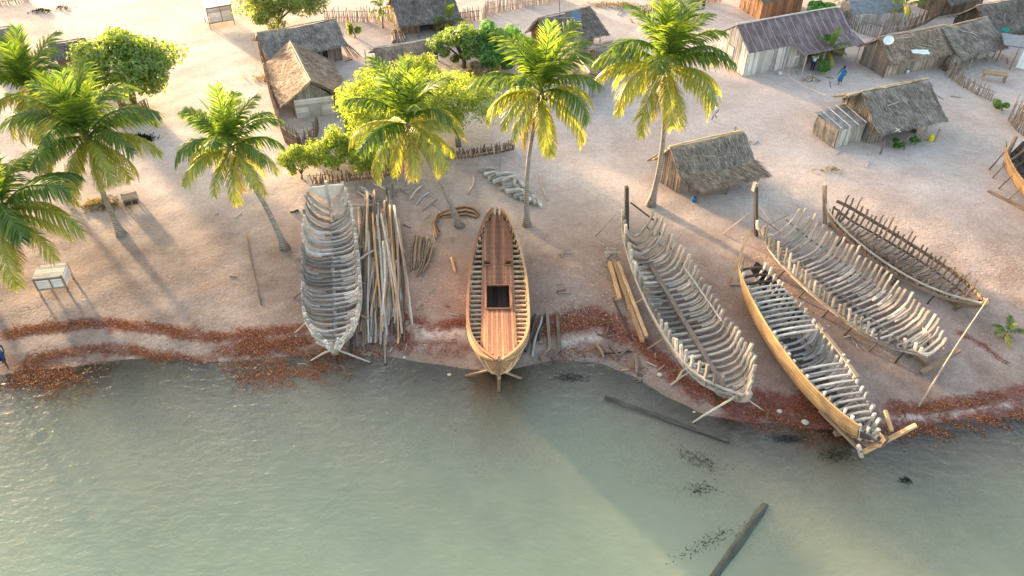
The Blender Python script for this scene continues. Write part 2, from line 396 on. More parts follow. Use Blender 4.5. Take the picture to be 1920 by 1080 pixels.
def water_mat():
    k = NT('shallow_sea_water'); ob = k.n('TexCoord').outputs['Object']
    dep = k.attr('depth')
    n1 = k.noise(k.mapping(ob, (1, 1.7, 1)), 1.5, 3, .55); n2 = k.noise(k.mapping(ob, (1, 1.5, 1)), 5, 2, .5); n0 = k.noise(ob, .25, 3)
    h = k.math('ADD', k.math('MULTIPLY', n1, .8), k.math('MULTIPLY', n2, .25))
    b = k.n('Bump'); b.inputs['Strength'].default_value = 1; b.inputs['Distance'].default_value = .10; k.l(h, b.inputs['Height'])
    fr = k.n('Fresnel'); fr.inputs[0].default_value = 1.45; k.l(b.outputs[0], fr.inputs['Normal'])
    gl = k.n('BsdfGlossy'); gl.inputs['Roughness'].default_value = .04; k.l(b.outputs[0], gl.inputs['Normal'])
    tr = k.n('BsdfTransparent'); tr.inputs[0].default_value = (.90, .92, .82, 1)
    df = k.n('BsdfDiffuse'); k.l(k.ramp(dep, [(0, (.54, .42, .28)), (.3, (.47, .435, .275)), (1, (.37, .425, .265))]), df.inputs[0])
    b2 = k.n('Bump'); b2.inputs['Strength'].default_value = .6; b2.inputs['Distance'].default_value = .03; k.l(h, b2.inputs['Height']); k.l(b2.outputs[0], df.inputs['Normal'])
    murk = k.math('MULTIPLY', k.ramp(dep, [(0, (.03, .03, .03)), (.25, (.28, .28, .28)), (1, (.86, .86, .86))]), k.math('ADD', k.math('MULTIPLY', n0, .5), .75), True)
    m1 = k.n('MixShader'); k.l(murk, m1.inputs[0]); k.l(tr.outputs[0], m1.inputs[1]); k.l(df.outputs[0], m1.inputs[2])
    m2 = k.n('MixShader'); k.l(fr.outputs[0], m2.inputs[0]); k.l(m1.outputs[0], m2.inputs[1]); k.l(gl.outputs[0], m2.inputs[2])
    k.l(m2.outputs[0], k.out.inputs[0]); k.t.nodes.remove(k.p); return k.m
wy = axis([(-300, 0, 30), (0, 14, 2), (14, 32, .4), (32, 40, 2)])
wx = axis([(-900, -200, 100), (-200, -60, 10), (-60, -30, 1.5), (-30, 32, .5), (32, 60, 1.5), (60, 200, 10), (200, 900, 100)])
XW, YW = np.meshgrid(wx, wy); nw = len(wx)
i, j = np.meshgrid(np.arange(nw-1), np.arange(len(wy)-1)); a = (j*nw+i).ravel()
keep = (YW[:-1, :-1]-shore_y(XW[:-1, :-1]) < 2.5).ravel()
water = fast_mesh('water', np.stack([XW.ravel(), YW.ravel(), np.full(XW.size, WATER_Z+.015)], 1), np.stack([a, a+1, a+1+nw, a+nw], 1)[keep], water_mat(), smooth=True)
water['kind'] = 'structure'
add_attr(water, 'depth', np.clip((WATER_Z-ground_z(XW, YW))/1.1, 0, 1))

# flakes: many small flat bits lying on the ground (leaf litter, wrack, chips)
def flakes(name, pts, size, mat, tilt=.35, asp=.45, zoff=.012, origin=(0, 0, 0)):
    n = len(pts); an = rng.uniform(0, 2*PI, n); sz = size*rng.uniform(.5, 1.4, n)
    u = np.stack([np.cos(an), np.sin(an), rng.uniform(-tilt, tilt, n)], 1)*sz[:, None]
    v = np.stack([-np.sin(an), np.cos(an), rng.uniform(-tilt, tilt, n)], 1)*(sz*asp)[:, None]
    c = np.array(pts)+np.array([0, 0, zoff]); c[:, 2] += np.abs(u[:, 2])*.6
    V = np.stack([c-u-v*.4, c+u*.2-v, c+u+v*.2, c-u*.1+v], 1).reshape(-1, 3)
    return fast_mesh(name, V, np.arange(4*n).reshape(-1, 4), mat, origin=origin)
def scatter_band(bands, dens):
    out = []
    for pts, wd, st in bands:
        P = [G(*p) for p in pts]
        for a, b in zip(P[:-1], P[1:]):
            L = (b-a).length; n = int(L*wd*2*dens*st); d = (b-a).normalized(); s = Vector((-d.y, d.x, 0))
            t = rng.uniform(0, 1, n); q = rng.normal(0, wd*.85, n)
            for ti, qi in zip(t, q):
                p = a+(b-a)*ti+s*qi
                if math.sin(p.x*2.1+math.sin(p.y*3.3)*1.5)*math.cos(p.y*2.7+p.x) > rng.uniform(-.8, .4)+.35*abs(qi)/wd+.45*math.sin(p.x*.8+math.sin(p.x*.37)*2): out.append((p.x, p.y, 0))
    o = np.array(out); o[:, 2] = np.maximum(ground_z(o[:, 0], o[:, 1]), WATER_Z+.01); return o
f = flakes('seaweed_wrack', scatter_band(WRACK, 620), .042, L_WRACK); f['kind'] = 'stuff'; f['label'] = 'red brown washed up leaves along the tide line'; f['category'] = 'seaweed'
f = flakes('wood_chips', scatter_band(CHIPS, 45), .05, L_CHIP); f['kind'] = 'stuff'; f['label'] = 'scattered wood chips around the boat building beach'; f['category'] = 'wood chips'
lit = rng.uniform(0, 1, (4500, 2)); lp = []
for u, v in lit:
    p = G(u*2000-40, 5+v*655); lp.append((p.x, p.y, 0))
lp = np.array(lp); lp[:, 2] = ground_z(lp[:, 0], lp[:, 1])
f = flakes('leaf_litter', lp, .05, L_CHIP); f['kind'] = 'stuff'; f['label'] = 'small bits of litter and dry leaves on the sand'; f['category'] = 'leaf litter'
def weed_patch(px, py, rx, ry, n, label, rot=0):
    c = G(px, py); n = int(n*2.2); k = rng.normal(0, .7, (n, 2)); k += .5*np.sin(k[:, ::-1]*5); ca, sa = math.cos(rot), math.sin(rot)
    x = c.x+k[:, 0]*rx*ca-k[:, 1]*ry*sa; y = c.y+k[:, 0]*rx*sa+k[:, 1]*ry*ca
    P = np.stack([x, y, np.full(n, WATER_Z+.012)], 1)
    o = flakes('seaweed_clump', P, .10, L_WEED, .06, .16, .0, origin=(c.x, c.y, WATER_Z)); o['kind'] = 'stuff'; tag(o, label, 'seaweed')
weed_patch(1310, 858, .7, .28, 150, 'loose dark seaweed drift in the shallows below the long dark log', -.5)
weed_patch(1316, 914, .45, .22, 110, 'small dark seaweed clump just above the sunken log')
weed_patch(1700, 898, .14, .1, 110, 'compact black seaweed clump alone in water under the planked hull bow')
weed_patch(1478, 820, .42, .13, 170, 'dark seaweed mat at the water edge left of the planked hull bow')
weed_patch(1568, 850, .42, .22, 130, 'brown black seaweed patch beside the planked hull bow foot')
weed_patch(1330, 1015, 1.15, .2, 160, 'long dark seaweed trail left of the sunken log', .45)
weed_patch(1070, 705, .5, .2, 110, 'dark seaweed at the water edge beside the angled timber ends')
# ------------------------------------------------------------------ hulls under construction
class Hull:
    def __init__(s, stern, bow, zs, zb, beam, zk=.3, bs=.5, zmid=None, full=.48, be=.04, lean=0.0, bp=2.4):
        s.A = G(*stern, zs); s.B = G(*bow, zb); s.A.z = s.B.z = 0
        d = s.B-s.A; s.L = d.length; s.e = d/s.L; s.p = Vector((-s.e.y, s.e.x, 0))   # p: to port side of the axis
        s.zs, s.zb, s.zk, s.beam, s.bs, s.full, s.be, s.bp = zs, zb, zk, beam, bs, full, be, bp
        s.zm = zmid if zmid is not None else min(zs, zb)-.1
    def half(s, t):
        m = s.full
        if t < m: k = s.bs+(1-s.bs)*math.sin(PI/2*t/m)**.6
        else: k = max(0, 1-((t-m)/(1-m))**s.bp)
        return s.beam/2*max(k, s.be)
    def rim(s, t): return s.zs*(1-t)*(1-2*t)+4*s.zm*t*(1-t)+s.zb*t*(2*t-1)
    def keel(s, t):
        z = s.zk
        if t > .84: z += (s.rim(t)-s.zk)*((t-.84)/.16)**1.8*.85
        if t < .12: z += (s.rim(t)-s.zk)*((.12-t)/.12)**1.6*.35
        return z
    def pt(s, t, q, side, off=0):
        m = s.full; e = abs(t-m)/max(m, 1-m); e = e**2
        a = 2.6*(1-e)+1.1*e; c = 2.3*(1-e)+1.15*e
        y = s.half(t)*(1-(1-min(q, 1))**a)
        if q > 1: y = s.half(t)*(1+(q-1)*.12)
        z = s.keel(t)+(s.rim(t)-s.keel(t))*q**c if q <= 1 else s.rim(t)+(q-1)*(s.rim(t)-s.keel(t))
        return s.A+s.e*(t*s.L)+s.p*(side*(y+off))+Vector((0, 0, z))
def frames(H, root, n, t0, t1, mat, wd=.13, ht=.12, top=(1, 1.05), skip=(), ragged=0, sides=(1, -1), qmin=0):
    for i in range(n):
        t = t0+(t1-t0)*i/(n-1)+random.uniform(-.3, .3)/n*.5
        mb = MB()
        for sd_ in sides:
            if (i, sd_) in skip: continue
            qt = random.uniform(*top)-(random.random()*ragged)
            N = 5; pts = [H.pt(min(max(t+math.sin(k*1.1+i)*.0012, 0), 1), qmin+(qt-qmin)*k/N, sd_) for k in range(N+1)]
            pts = [p+Vector((random.uniform(-1, 1), random.uniform(-1, 1), random.uniform(-1, 1)))*.03 for p in pts]
            mb.bars(pts, wd*random.uniform(.7, 1.2), ht*random.uniform(.75, 1.15), H.e)
            if random.random() < .55:            # doubled futtock lapping the turn of the bilge
                q0, q1 = random.uniform(.12, .3), random.uniform(.68, .85)
                mb.bars([H.pt(t, q0+(q1-q0)*k/4, sd_)+H.e*wd*.9 for k in range(5)], wd*.8, ht*.9, H.e)
        if mb.v: mb.build('frame', mat, root)
def ribband(H, root, q, side, t0, t1, mat, name='ribband', wd=.05, ht=.13, off=.08, n=18, dz=0):
    mb = MB(); mb.bars([H.pt(t0+(t1-t0)*k/n, q, side, off)+Vector((0, 0, dz)) for k in range(n+1)], wd, ht, None)
    return mb.build(name, mat, root)
def keel_parts(H, root, mat, t0=.0, t1=.9, post_h=.0, post=True, stem=True, sw=.18, post_mat=None, post_lean=0):
    mb = MB(); mb.bars([H.A+H.e*(H.L*t)+Vector((0, 0, H.keel(max(.12, min(t, .84)))-.14)) for t in np.linspace(t0+.03, t1, 10)], sw, .26, H.p); mb.build('keel', mat, root)
    if stem:
        mb = MB(); pts = []
        for k in range(9):
            t = .84+.16*k/8; pts.append(H.A+H.e*(H.L*t+.1)+Vector((0, 0, H.keel(t)-.08)))
        pts.append(H.B+H.e*.16+Vector((0, 0, H.zb+.25))); mb.bars(pts, sw, .2, H.p); mb.build('stem', mat, root)
    if post:
        b = H.A+Vector((0, 0, .0)); mb = MB()
        mb.bars([b+H.e*.12, b-H.e*(.05+post_lean*.5)+Vector((0, 0, H.zs*.6)), b-H.e*(.08+post_lean)+Vector((0, 0, H.zs+post_h))], .17, .2, H.p); mb.build('sternpost', post_mat or mat, root)
def shell(H, root, side, q0, q1, t0, t1, mat, name='planking', off=.07, th=.05, nq=10, nt_=40, seam=0):
    mb = MB(); out = []; inn = []
    for a in range(nt_+1):
        t = t0+(t1-t0)*a/nt_
        out.append([H.pt(t, q0+(q1-q0)*b/nq, side, off+th*min(1, 3*(q0+(q1-q0)*b/nq)+.2)) for b in range(nq+1)])
        inn.append([H.pt(t, q0+(q1-q0)*b/nq, side, off) for b in range(nq+1)])
    U = lambda i, j: (H.L*(t1-t0)*i/nt_, 2.3*j/nq)
    mb.grid(out, U); mb.grid(inn, U)
    for j in (0, nq): mb.grid([[o[j], n_[j]] for o, n_ in zip(out, inn)], lambda i, jj: (H.L*i/nt_, 5+jj*.05))
    for i in (0, nt_): mb.grid([out[i], inn[i]], lambda ii, j: (j*.1, ii*.05))
    return mb.build(name, mat, root)
def beams(H, root, ts, mat, q=.9, wd=.11, ht=.11, name='deck_beam', side0=-1, side1=1, camber=.06):
    for t in ts:
        mb = MB(); a, b = H.pt(t, q, side0), H.pt(t, q, side1); z = max(a.z, b.z)
        pts = [a.lerp(b, k/4) for k in range(5)]
        for k, p in enumerate(pts): p.z = z+camber*math.sin(PI*k/4)
        mb.bars(pts, wd, ht, H.e); mb.build(name, mat, root)
def blocks(H, root, ts, mat=W_BROWN):
    for t in ts:
        c = H.A+H.e*(H.L*t); mb = MB(); z = GZ(c)
        mb.box(Vector((c.x, c.y, (z+H.zk-.27)/2-.03)), H.e*.13, H.p*.42, Vector((0, 0, (H.zk-.27-z)/2+.05))); mb.build('keel_block', mat, root)
def props(H, root, ts, sides, mat=W_POLE, q=.55, out=.9):
    for t in ts:
        for s_ in sides:
            a = H.pt(t, q, s_, .12); b = H.pt(t, .6, s_, out); b.z = GZ(b)-.05
            mb = MB(); mb.tube(wob(b, a, 4, .02), [.055, .05, .045, .04], 6); mb.build('prop', mat, root)
def root_of(H, name, label, cat, group): 
    c = H.A.lerp(H.B, .5); return thing(name, label, cat, (c.x, c.y, 0), group)
GH = 'wooden boats under construction on the beach'

# grey skeleton hull with pale transom
H = Hull((612, 350), (622, 646), 2.1, 2.1, 3.0, .3, .72, 1.4, .5, .05, 0, 4.0)
r = root_of(H, 'boat_skeleton', 'grey ribbed boat skeleton with a pale transom, beside the big log pile', 'boat', GH)
frames(H, r, 33, .03, .97, W_GREY, .135, .14, (1.02, 1.25)); keel_parts(H, r, W_GREY, post_h=.35)
for s_ in (1, -1):
    ribband(H, r, .9, s_, .0, .995, W_GREY, wd=.06, ht=.1); ribband(H, r, .62, s_, .02, .97, W_GREY)
mb = MB(); q = [H.pt(.0, v, s_) for s_, v in ((1, 1.05), (1, .8), (1, .5), (1, .25), (-1, .25), (-1, .5), (-1, .8), (-1, 1.05))]
b = len(mb.v); off = H.e*-.06
for d in (H.e*-.02, H.e*-.09): mb.v += [p+d for p in q]
mb.face(range(b, b+8), [(p.dot(H.p), p.z) for p in q]); mb.face(range(b+15, b+7, -1), [(p.dot(H.p), p.z) for p in reversed(q)])
for k in range(8): k2 = (k+1) % 8; mb.face((b+k, b+k2, b+8+k2, b+8+k), [(0, 0), (1, 0), (1, .1), (0, .1)])
mb.build('transom', W_WHITE, r)
for s_, hh in ((1, .25), (-1, 1.0)):
    a = H.pt(.0, .9, s_); mb = MB(); mb.bars([a-H.e*.1, a-H.e*.2+Vector((0, 0, hh))], .12, .12, H.e); mb.build('quarter_post', W_PALE, r)
blocks(H, r, (.15, .35, .55, .75)); props(H, r, (.3, .55, .75), (1, -1))
def pole(name, label, cat, a, b, rad, mat, group=None, za=0, zb=0, n=6, amp=.03, sq=False):
    a_, b_ = G(*a, za), G(*b, zb)
    if za == 0: a_.z = GZ(a_)+rad*.7
    if zb == 0: b_.z = GZ(b_)+rad*.7
    mb = MB(); p = wob(a_, b_, n, amp)
    if sq: mb.bars(p, rad*2, rad*1.8)
    else: mb.tube(p, [rad*(1.1-.35*i/(n-1)) for i in range(n)], 7, jit=.06)
    return tag(mb.build(name, mat, None, not sq), label, cat, group)
pole('shore_pole', 'long pale pole crossing the grey ribbed hull bow, its right end in the water', 'pole', (592, 642), (693, 677), .055, W_PALE, 'poles propping the bows', 1.25, 0)
pole('shore_pole', 'short pale pole from the grey ribbed hull bow down to the left', 'pole', (632, 650), (583, 674), .055, W_PALE, 'poles propping the bows', 1.1, 0)

# finished deck hull
H = Hull((932, 391), (936, 675), 2.5, 2.9, 3.0, .3, .12, 1.65, .5, .03, 0, 4.0)
r = root_of(H, 'decked_boat', 'new boat with a red brown plank deck, dark hatch and open side beams', 'boat', GH)
for s_ in (1, -1):
    shell(H, r, s_, .0, 1.0, .0, 1.0, W_CREAM, nq=9, off=.04)
    mb = MB(); mb.bars([H.pt(k/30, 1.0, s_, .05)+Vector((0, 0, .03)) for k in range(31)], .12, .06, None); mb.build('cap_rail', W_TAN if s_ == 1 else W_RED, r)
    mb = MB(); mb.bars([H.pt(.01+.98*k/30, .86, s_, .12) for k in range(31)], .07, .12, None); mb.build('rubbing_strake', W_TAN, r)
frames(H, r, 26, .05, .93, W_LIGHT, .1, .1, (.96, .98))
zd = lambda t: H.rim(t)-.17
for i in range(28):                     # deck beams
    t = .07+.86*i/27; a = H.pt(t, .93, 1, -.03); b = H.pt(t, .93, -1, -.03); a.z = b.z = zd(t)-.1
    for a_, b_ in (((a, a.lerp(b, .29)), (a.lerp(b, .71), b)) if .45 < t < .617 else ((a, b),)): mb = MB(); mb.bars([a_, b_], .09, .1, H.e); mb.build('deck_beam', W_LIGHT, r)
xs = [-.98+1.96*i/14 for i in range(15)]
HATCH = [(.30, .325, -.84, -.44), (.30, .325, .44, .84), (.455, .612, -.70, .70)]   # t0,t1,v0,v1 of half deck width
dk = MB(); hw = .90
for i in range(14):
    v0, v1 = xs[i]*hw+.006, xs[i+1]*hw-.006; vm = (xs[i]+xs[i+1])/2
    ts = [.02, .97]
    if abs(vm) > .9: ts = [.06, .97]
    cuts = sorted([(a, b) for a, b, c, d in HATCH if c < vm < d]); seg = []; p = ts[0]
    for a, b in cuts: seg.append((p, a)); p = b
    seg.append((p, ts[1]))
    for a, b in seg:
        n = max(2, int((b-a)*30)); tl = [a+(b-a)*k/n for k in range(n+1)]
        pts = []
        for t in tl:
            lim = H.half(t)-.1; x0, x1 = max(-lim, min(lim, v0)), max(-lim, min(lim, v1))
            if x1-x0 < .02: continue
            base = H.A+H.e*(t*H.L); z = zd(t)-.01; pts.append((base+H.p*x0+V3((0, 0), z), base+H.p*x1+V3((0, 0), z)))
        if len(pts) > 1:
            u0 = random.random()*20
            L = [(p_[0]-pts[0][0]).length for p_ in pts]
            dk.grid([[p_[0], p_[1]] for p_ in pts], lambda i_, j_, L=L, u0=u0: (L[i_]+u0, u0+j_*.12))
            dk.grid([[p_[0]-Vector((0, 0, .05)), p_[1]-Vector((0, 0, .05))] for p_ in pts], lambda i_, j_, L=L, u0=u0: (L[i_]+u0, u0+j_*.12))
            for e_ in (0, 1): dk.grid([[p_[e_], p_[e_]-Vector((0, 0, .05))] for p_ in pts], lambda i_, j_, L=L, u0=u0: (L[i_]+u0, u0+j_*.05))
def deck_wood():
    k = NT('deck_boards'); uv = k.n('TexCoord').outputs['UV']; ge = k.n('NewGeometry').outputs['Random Per Island']
    g = k.noise(k.mapping(uv, (.8, 22, 1)), 1, 5, .7)
    c = k.ramp(g, [(.3, (.15, .045, .022)), (.7, (.40, .15, .068))])
    c = k.mix(1, c, k.ramp(ge, [(0, (.45, .4, .4)), (.5, (.95, .95, .95)), (.8, (1.3, 1.3, 1.3)), (1, (1.7, 2.0, 2.0))]), 'MULTIPLY')
    k.l(c, k.p.inputs['Base Color']); k.p.inputs['Roughness'].default_value = .55; k.bump(g, .3, .01); return k.m
dko = dk.build('deck', deck_wood(), r)
for t0, t1, c, d in HATCH:
    mb = MB(); cs = [H.A+H.e*(H.L*t)+H.p*(v*hw)+Vector((0, 0, zd(t)+.03)) for t, v in ((t0, c), (t0, d), (t1, d), (t1, c))]
    for k in range(4): mb.bars([cs[k], cs[(k+1) % 4]], .05, .07)
    mb.build('hatch_coaming', W_RED, r)
mb = MB(); mb.bars([H.A+H.e*(H.L*t)+Vector((0, 0, .35)) for t in (.05, .5, .9)], .3, .1, H.p); mb.build('keelson', W_DARK, r)
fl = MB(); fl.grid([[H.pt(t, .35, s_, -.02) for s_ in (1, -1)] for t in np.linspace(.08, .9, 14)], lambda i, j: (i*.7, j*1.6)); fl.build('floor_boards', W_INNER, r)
# stem and forefoot running down into the water, keel, props
mb = MB(); st = [H.A+H.e*(H.L*.80)+Vector((0, 0, .15)), H.A+H.e*(H.L*.9)+Vector((0, 0, .22)), H.B-H.e*.3+Vector((0, 0, .7)), H.B+H.e*.0+Vector((0, 0, 1.7)), H.B+H.e*.16+Vector((0, 0, 3.15))]
mb.bars(st, .13, .26, H.p); mb.build('stem', W_BROWN, r)
mb = MB(); mb.bars([H.A+H.e*(H.L*t)+Vector((0, 0, .14)) for t in (.02, .4, .8)], .18, .3, H.p); mb.build('keel', W_BROWN, r)
mb = MB(); b0 = G(936, 726); b0.z = -.2; mb.bars([b0, b0.lerp(H.B+Vector((0, 0, 1.6)), .5)+H.e*.1, H.B+H.e*.12+Vector((0, 0, 2.0))], .12, .2, H.p); mb.build('forefoot', W_TAN, r)
mb = MB(); mb.bars([H.A+Vector((0, 0, .1)), H.A-H.e*.12+Vector((0, 0, 2.45))], .16, .2, H.p); mb.build('sternpost', W_BROWN, r)
blocks(H, r, (.15, .35, .55, .75))
for a, b, q in (((982, 705), 962, .93), ((868, 700), 905, .93)):
    s_ = -1 if a[0] > 935 else 1; e_ = H.pt(q, .55, s_, .08); f_ = GP(*a); f_.z -= .1
    mb = MB(); mb.bars([f_, e_], .09, .09); mb.build('prop', W_BROWN, r)

# bleached skeleton hull with a dark sternpost
H = Hull((1190, 400), (1401, 738), 2.1, 1.9, 3.3, .3, .42, 1.3, .58, .05, 0, 3.4)
r = root_of(H, 'boat_skeleton', 'bleached boat skeleton with one plank along its floor and a black sternpost', 'boat', GH)
frames(H, r, 32, .03, .965, W_PALE, .15, .14, (1.15, 1.6)); keel_parts(H, r, W_PALE, post=False)
for s_ in (1, -1): ribband(H, r, .6, s_, .02, .97, W_GREY)
ribband(H, r, .88, -1, .0, 1.0, W_PALE, wd=.07, ht=.1, off=.1); ribband(H, r, .92, 1, .3, .62, W_GREY, wd=.06, ht=.1, off=-.12)
ribband(H, r, .8, 1, .6, 1.0, W_PALE, wd=.05, ht=.1)
mb = MB(); mb.bars([H.A+H.e*(H.L*t)+H.p*(.1-.1*t)+Vector((0, 0, H.zk+.16)) for t in (.2, .5, .87)], .26, .1, H.p); mb.build('floor_plank', W_POLE, r)
for i in range(7):
    t = .1+.045*i; mb = MB(); c = H.pt(t, .8, 1, .1); mb.box(c, H.e*.12, H.p*.03, Vector((0, 0, .07))); mb.build('cleat', W_DARK, r)
b = GP(1176, 428); mb = MB(); mb.bars([b-Vector((0, 0, .1)), G(1175, 350, HGT((1176, 428), 350))], .2, .24, H.p); mb.build('sternpost', W_DARK, r)
mb = MB(); mb.bars([b+Vector((0, 0, 1.9)), H.pt(.06, 1, 1)], .07, .07); mb.build('stern_brace', W_DARK, r)
blocks(H, r, (.15, .35, .55, .75, .88), W_DARK); props(H, r, (.4, .62, .8), (1, -1))
pole('shore_pole', 'long pale pole from the bleached skeleton bow to the dark log', 'pole', (1388, 737), (1299, 790), .055, W_PALE, 'poles propping the bows', 1.3, 0)
pole('shore_pole', 'thin pale pole from the bleached skeleton bow down to the right', 'pole', (1385, 735), (1432, 769), .035, W_PALE, 'poles propping the bows', 1.3, 0)
pole('shore_pole', 'thin brown stick leaning at the black sternpost of the bleached skeleton', 'pole', (1116, 444), (1155, 402), .03, W_POLE, None, 0, 1.2)

# half planked hull
H = Hull((1404, 488), (1654, 822), 2.2, 1.9, 2.4, .3, .4, 1.8, .5, .10, 0, 2.6)
r = root_of(H, 'boat_skeleton', 'half built boat with golden planks on one side and dark ribs inside', 'boat', GH)
LEFT = -1 if (H.p.x > 0) else 1
RIGHT = -LEFT
shell(H, r, LEFT, .0, 1.0, .0, .93, W_PLANK, nq=12); shell(H, r, LEFT, .35, .78, .93, 1.0, W_DARK, nq=4, nt_=6)
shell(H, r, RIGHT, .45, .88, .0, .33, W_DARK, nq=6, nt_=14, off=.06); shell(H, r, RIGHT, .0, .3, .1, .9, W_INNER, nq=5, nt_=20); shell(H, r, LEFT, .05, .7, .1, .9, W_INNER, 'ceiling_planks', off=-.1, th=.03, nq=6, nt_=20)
frames(H, r, 30, .05, .95, W_GREY, .12, .12, (1.02, 1.2), ragged=.12)
keel_parts(H, r, W_BROWN, post=False)
beams(H, r, [.16+.022*i*1.25 for i in range(11)], W_GREY, .95, .09, .09); beams(H, r, [.62+.031*i for i in range(10)], W_GREY, .93, .09, .09); beams(H, r, [.03, .07, .11], W_DARK, .85)
ribband(H, r, 1.0, RIGHT, .42, .72, W_POLE, wd=.17, ht=.08, off=0, dz=.08); ribband(H, r, .75, RIGHT, .7, 1.0, W_TAN, wd=.06, ht=.12); ribband(H, r, .5, RIGHT, .1, .95, W_BROWN)
a = G(1372, 520, .6); mb = MB(); mb.bars([a-Vector((0, 0, .7)), a, G(1407, 430, 2.9)], .13, .13); mb.build('sternpost', W_TAN, r)
mb = MB(); mb.bars([G(1385, 528, .9), G(1396, 480, 1.9)], .1, .1); mb.build('stern_brace', W_TAN, r)
b = GP(1618, 853); mb = MB(); mb.bars([b, G(1610, 836, .8)], .16, .16); mb.build('bow_foot', W_PALE, r)
mb = MB(); mb.bars([G(1618, 848, .4), G(1718, 797, 1.9)], .17, .16); mb.build('stem', W_TAN, r)
mb = MB(); mb.bars([G(1536, 770, 1.0), G(1616, 848, .45)], .1, .1); mb.build('bow_brace', W_BROWN, r)
mb = MB(); mb.bars([G(1660, 770, 1.6), G(1672, 808, 1.5)], .14, .14); mb.build('bow_brace', W_TAN, r)
blocks(H, r, (.15, .4, .62, .84)); props(H, r, (.5, .75), (RIGHT,))

# open skeleton with widely spaced light ribs
H = Hull((1452, 410), (1764, 664), 1.7, 1.2, 3.9, .28, .75, 1.2, .5, .42, 0, 4.0)
r = root_of(H, 'boat_skeleton', 'open boat skeleton of widely spaced light ribs with a dark post at its stern', 'boat', GH)
frames(H, r, 33, .02, .96, W_PALE, .115, .11, (1.25, 1.85)); keel_parts(H, r, W_BROWN, post=False, stem=False, t1=.97)
ribband(H, r, .62, RIGHT, .0, .98, W_POLE, wd=.06, ht=.1); ribband(H, r, .5, LEFT, .0, .98, W_GREY, wd=.06, ht=.1); ribband(H, r, .8, LEFT, .25, .98, W_POLE, wd=.05, ht=.08)
b = GP(1418, 442); tp = G(1417, 344, HGT((1418, 442), 344)); mb = MB(); mb.bars([b-Vector((0, 0, .1)), tp], .18, .2, H.p); mb.build('sternpost', W_DARK, r)
mb = MB(); mb.bars([tp-Vector((0, 0, .5)), tp+Vector((0, 0, .05))], .22, .24, H.p); mb.build('post_head', W_PALE, r)
mb = MB(); mb.bars([GP(1725, 702)+Vector((0, 0, .1)), G(1798, 656, .9)], .26, .2); mb.build('stem', W_BROWN, r)
for a_, b_ in (((1425, 430), (1480, 402)), ((1420, 405), (1470, 440)), ((1422, 385), (1452, 425))):
    mb = MB(); mb.tube([G(*a_, 1.2), G(*b_, 1.3)], .03, 5); mb.build('stern_brace', W_POLE, r)
blocks(H, r, (.2, .45, .7, .9)); props(H, r, (.25, .4, .55, .68, .8, .9), (RIGHT, LEFT), W_DARK, .45, .35)
pole('shore_pole', 'long pale pole standing against the open skeleton bow', 'pole', (1722, 762), (1853, 560), .045, W_POLE, 'poles propping the bows', 0, 2.9)
pole('shore_pole', 'brown stick leaning toward the dark post of the open skeleton', 'pole', (1356, 440), (1412, 392), .035, W_POLE, None, 0, 1.4)

# dark skeleton at the back
H = Hull((1560, 378), (1846, 566), 1.6, 1.2, 2.7, .28, .3, 1.1, .5, .08, 0, 2.6)
r = root_of(H, 'boat_skeleton', 'dark boat skeleton with thin ribs and a long side plank, farthest up the sand', 'boat', GH)
frames(H, r, 31, .05, .96, W_BROWN, .08, .09, (1.2, 1.85), ragged=.35); keel_parts(H, r, W_BROWN, post=False)
ribband(H, r, .95, LEFT, .0, 1.0, W_PALE, wd=.06, ht=.09, off=.12); ribband(H, r, .6, LEFT, .02, 1.0, W_BROWN, wd=.06, ht=.2); ribband(H, r, .9, RIGHT, .0, 1.0, W_BROWN, wd=.07, ht=.2); ribband(H, r, .5, RIGHT, .0, 1.0, W_BROWN, wd=.05, ht=.12)
ribband(H, r, .97, RIGHT, .72, .95, W_TAN, wd=.05, ht=.1, off=.12)
b = GP(1548, 418); mb = MB(); mb.bars([b-Vector((0, 0, .1)), G(1546, 346, HGT((1548, 418), 346))], .17, .2, H.p); mb.build('sternpost', W_POLE, r)
blocks(H, r, (.2, .45, .7, .9)); props(H, r, (.2, .4, .6, .8), (LEFT,), W_DARK, .5, .4)
for k in range(9):
    t = .2+.07*k; mb = MB(); mb.tube(wob(H.pt(t, .25, LEFT), H.pt(t+.05, .45, RIGHT), 4, .04), .03, 5); mb.build('floor_stick', W_BROWN, r)
# yellow hull at the right edge
H = Hull((1903, 264), (2040, 416), 1.9, 1.7, 2.6, .3, .35, 1.5, .5, .08, 0, 2.3)
r = root_of(H, 'boat_hull', 'yellow planked boat hull cut off by the right edge of the picture', 'boat', GH)
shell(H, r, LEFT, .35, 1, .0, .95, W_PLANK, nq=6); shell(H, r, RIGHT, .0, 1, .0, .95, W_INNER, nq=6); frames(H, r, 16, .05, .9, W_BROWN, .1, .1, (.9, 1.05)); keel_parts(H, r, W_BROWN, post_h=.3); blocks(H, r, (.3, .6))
props(H, r, (.08, .2, .35, .5), (LEFT,), W_BROWN, .8, .7)
pole('shore_pole', 'dark squared timber lying on sand below the yellow hull', 'timber', (1852, 360), (1935, 402), .09, W_BROWN, None, sq=True)

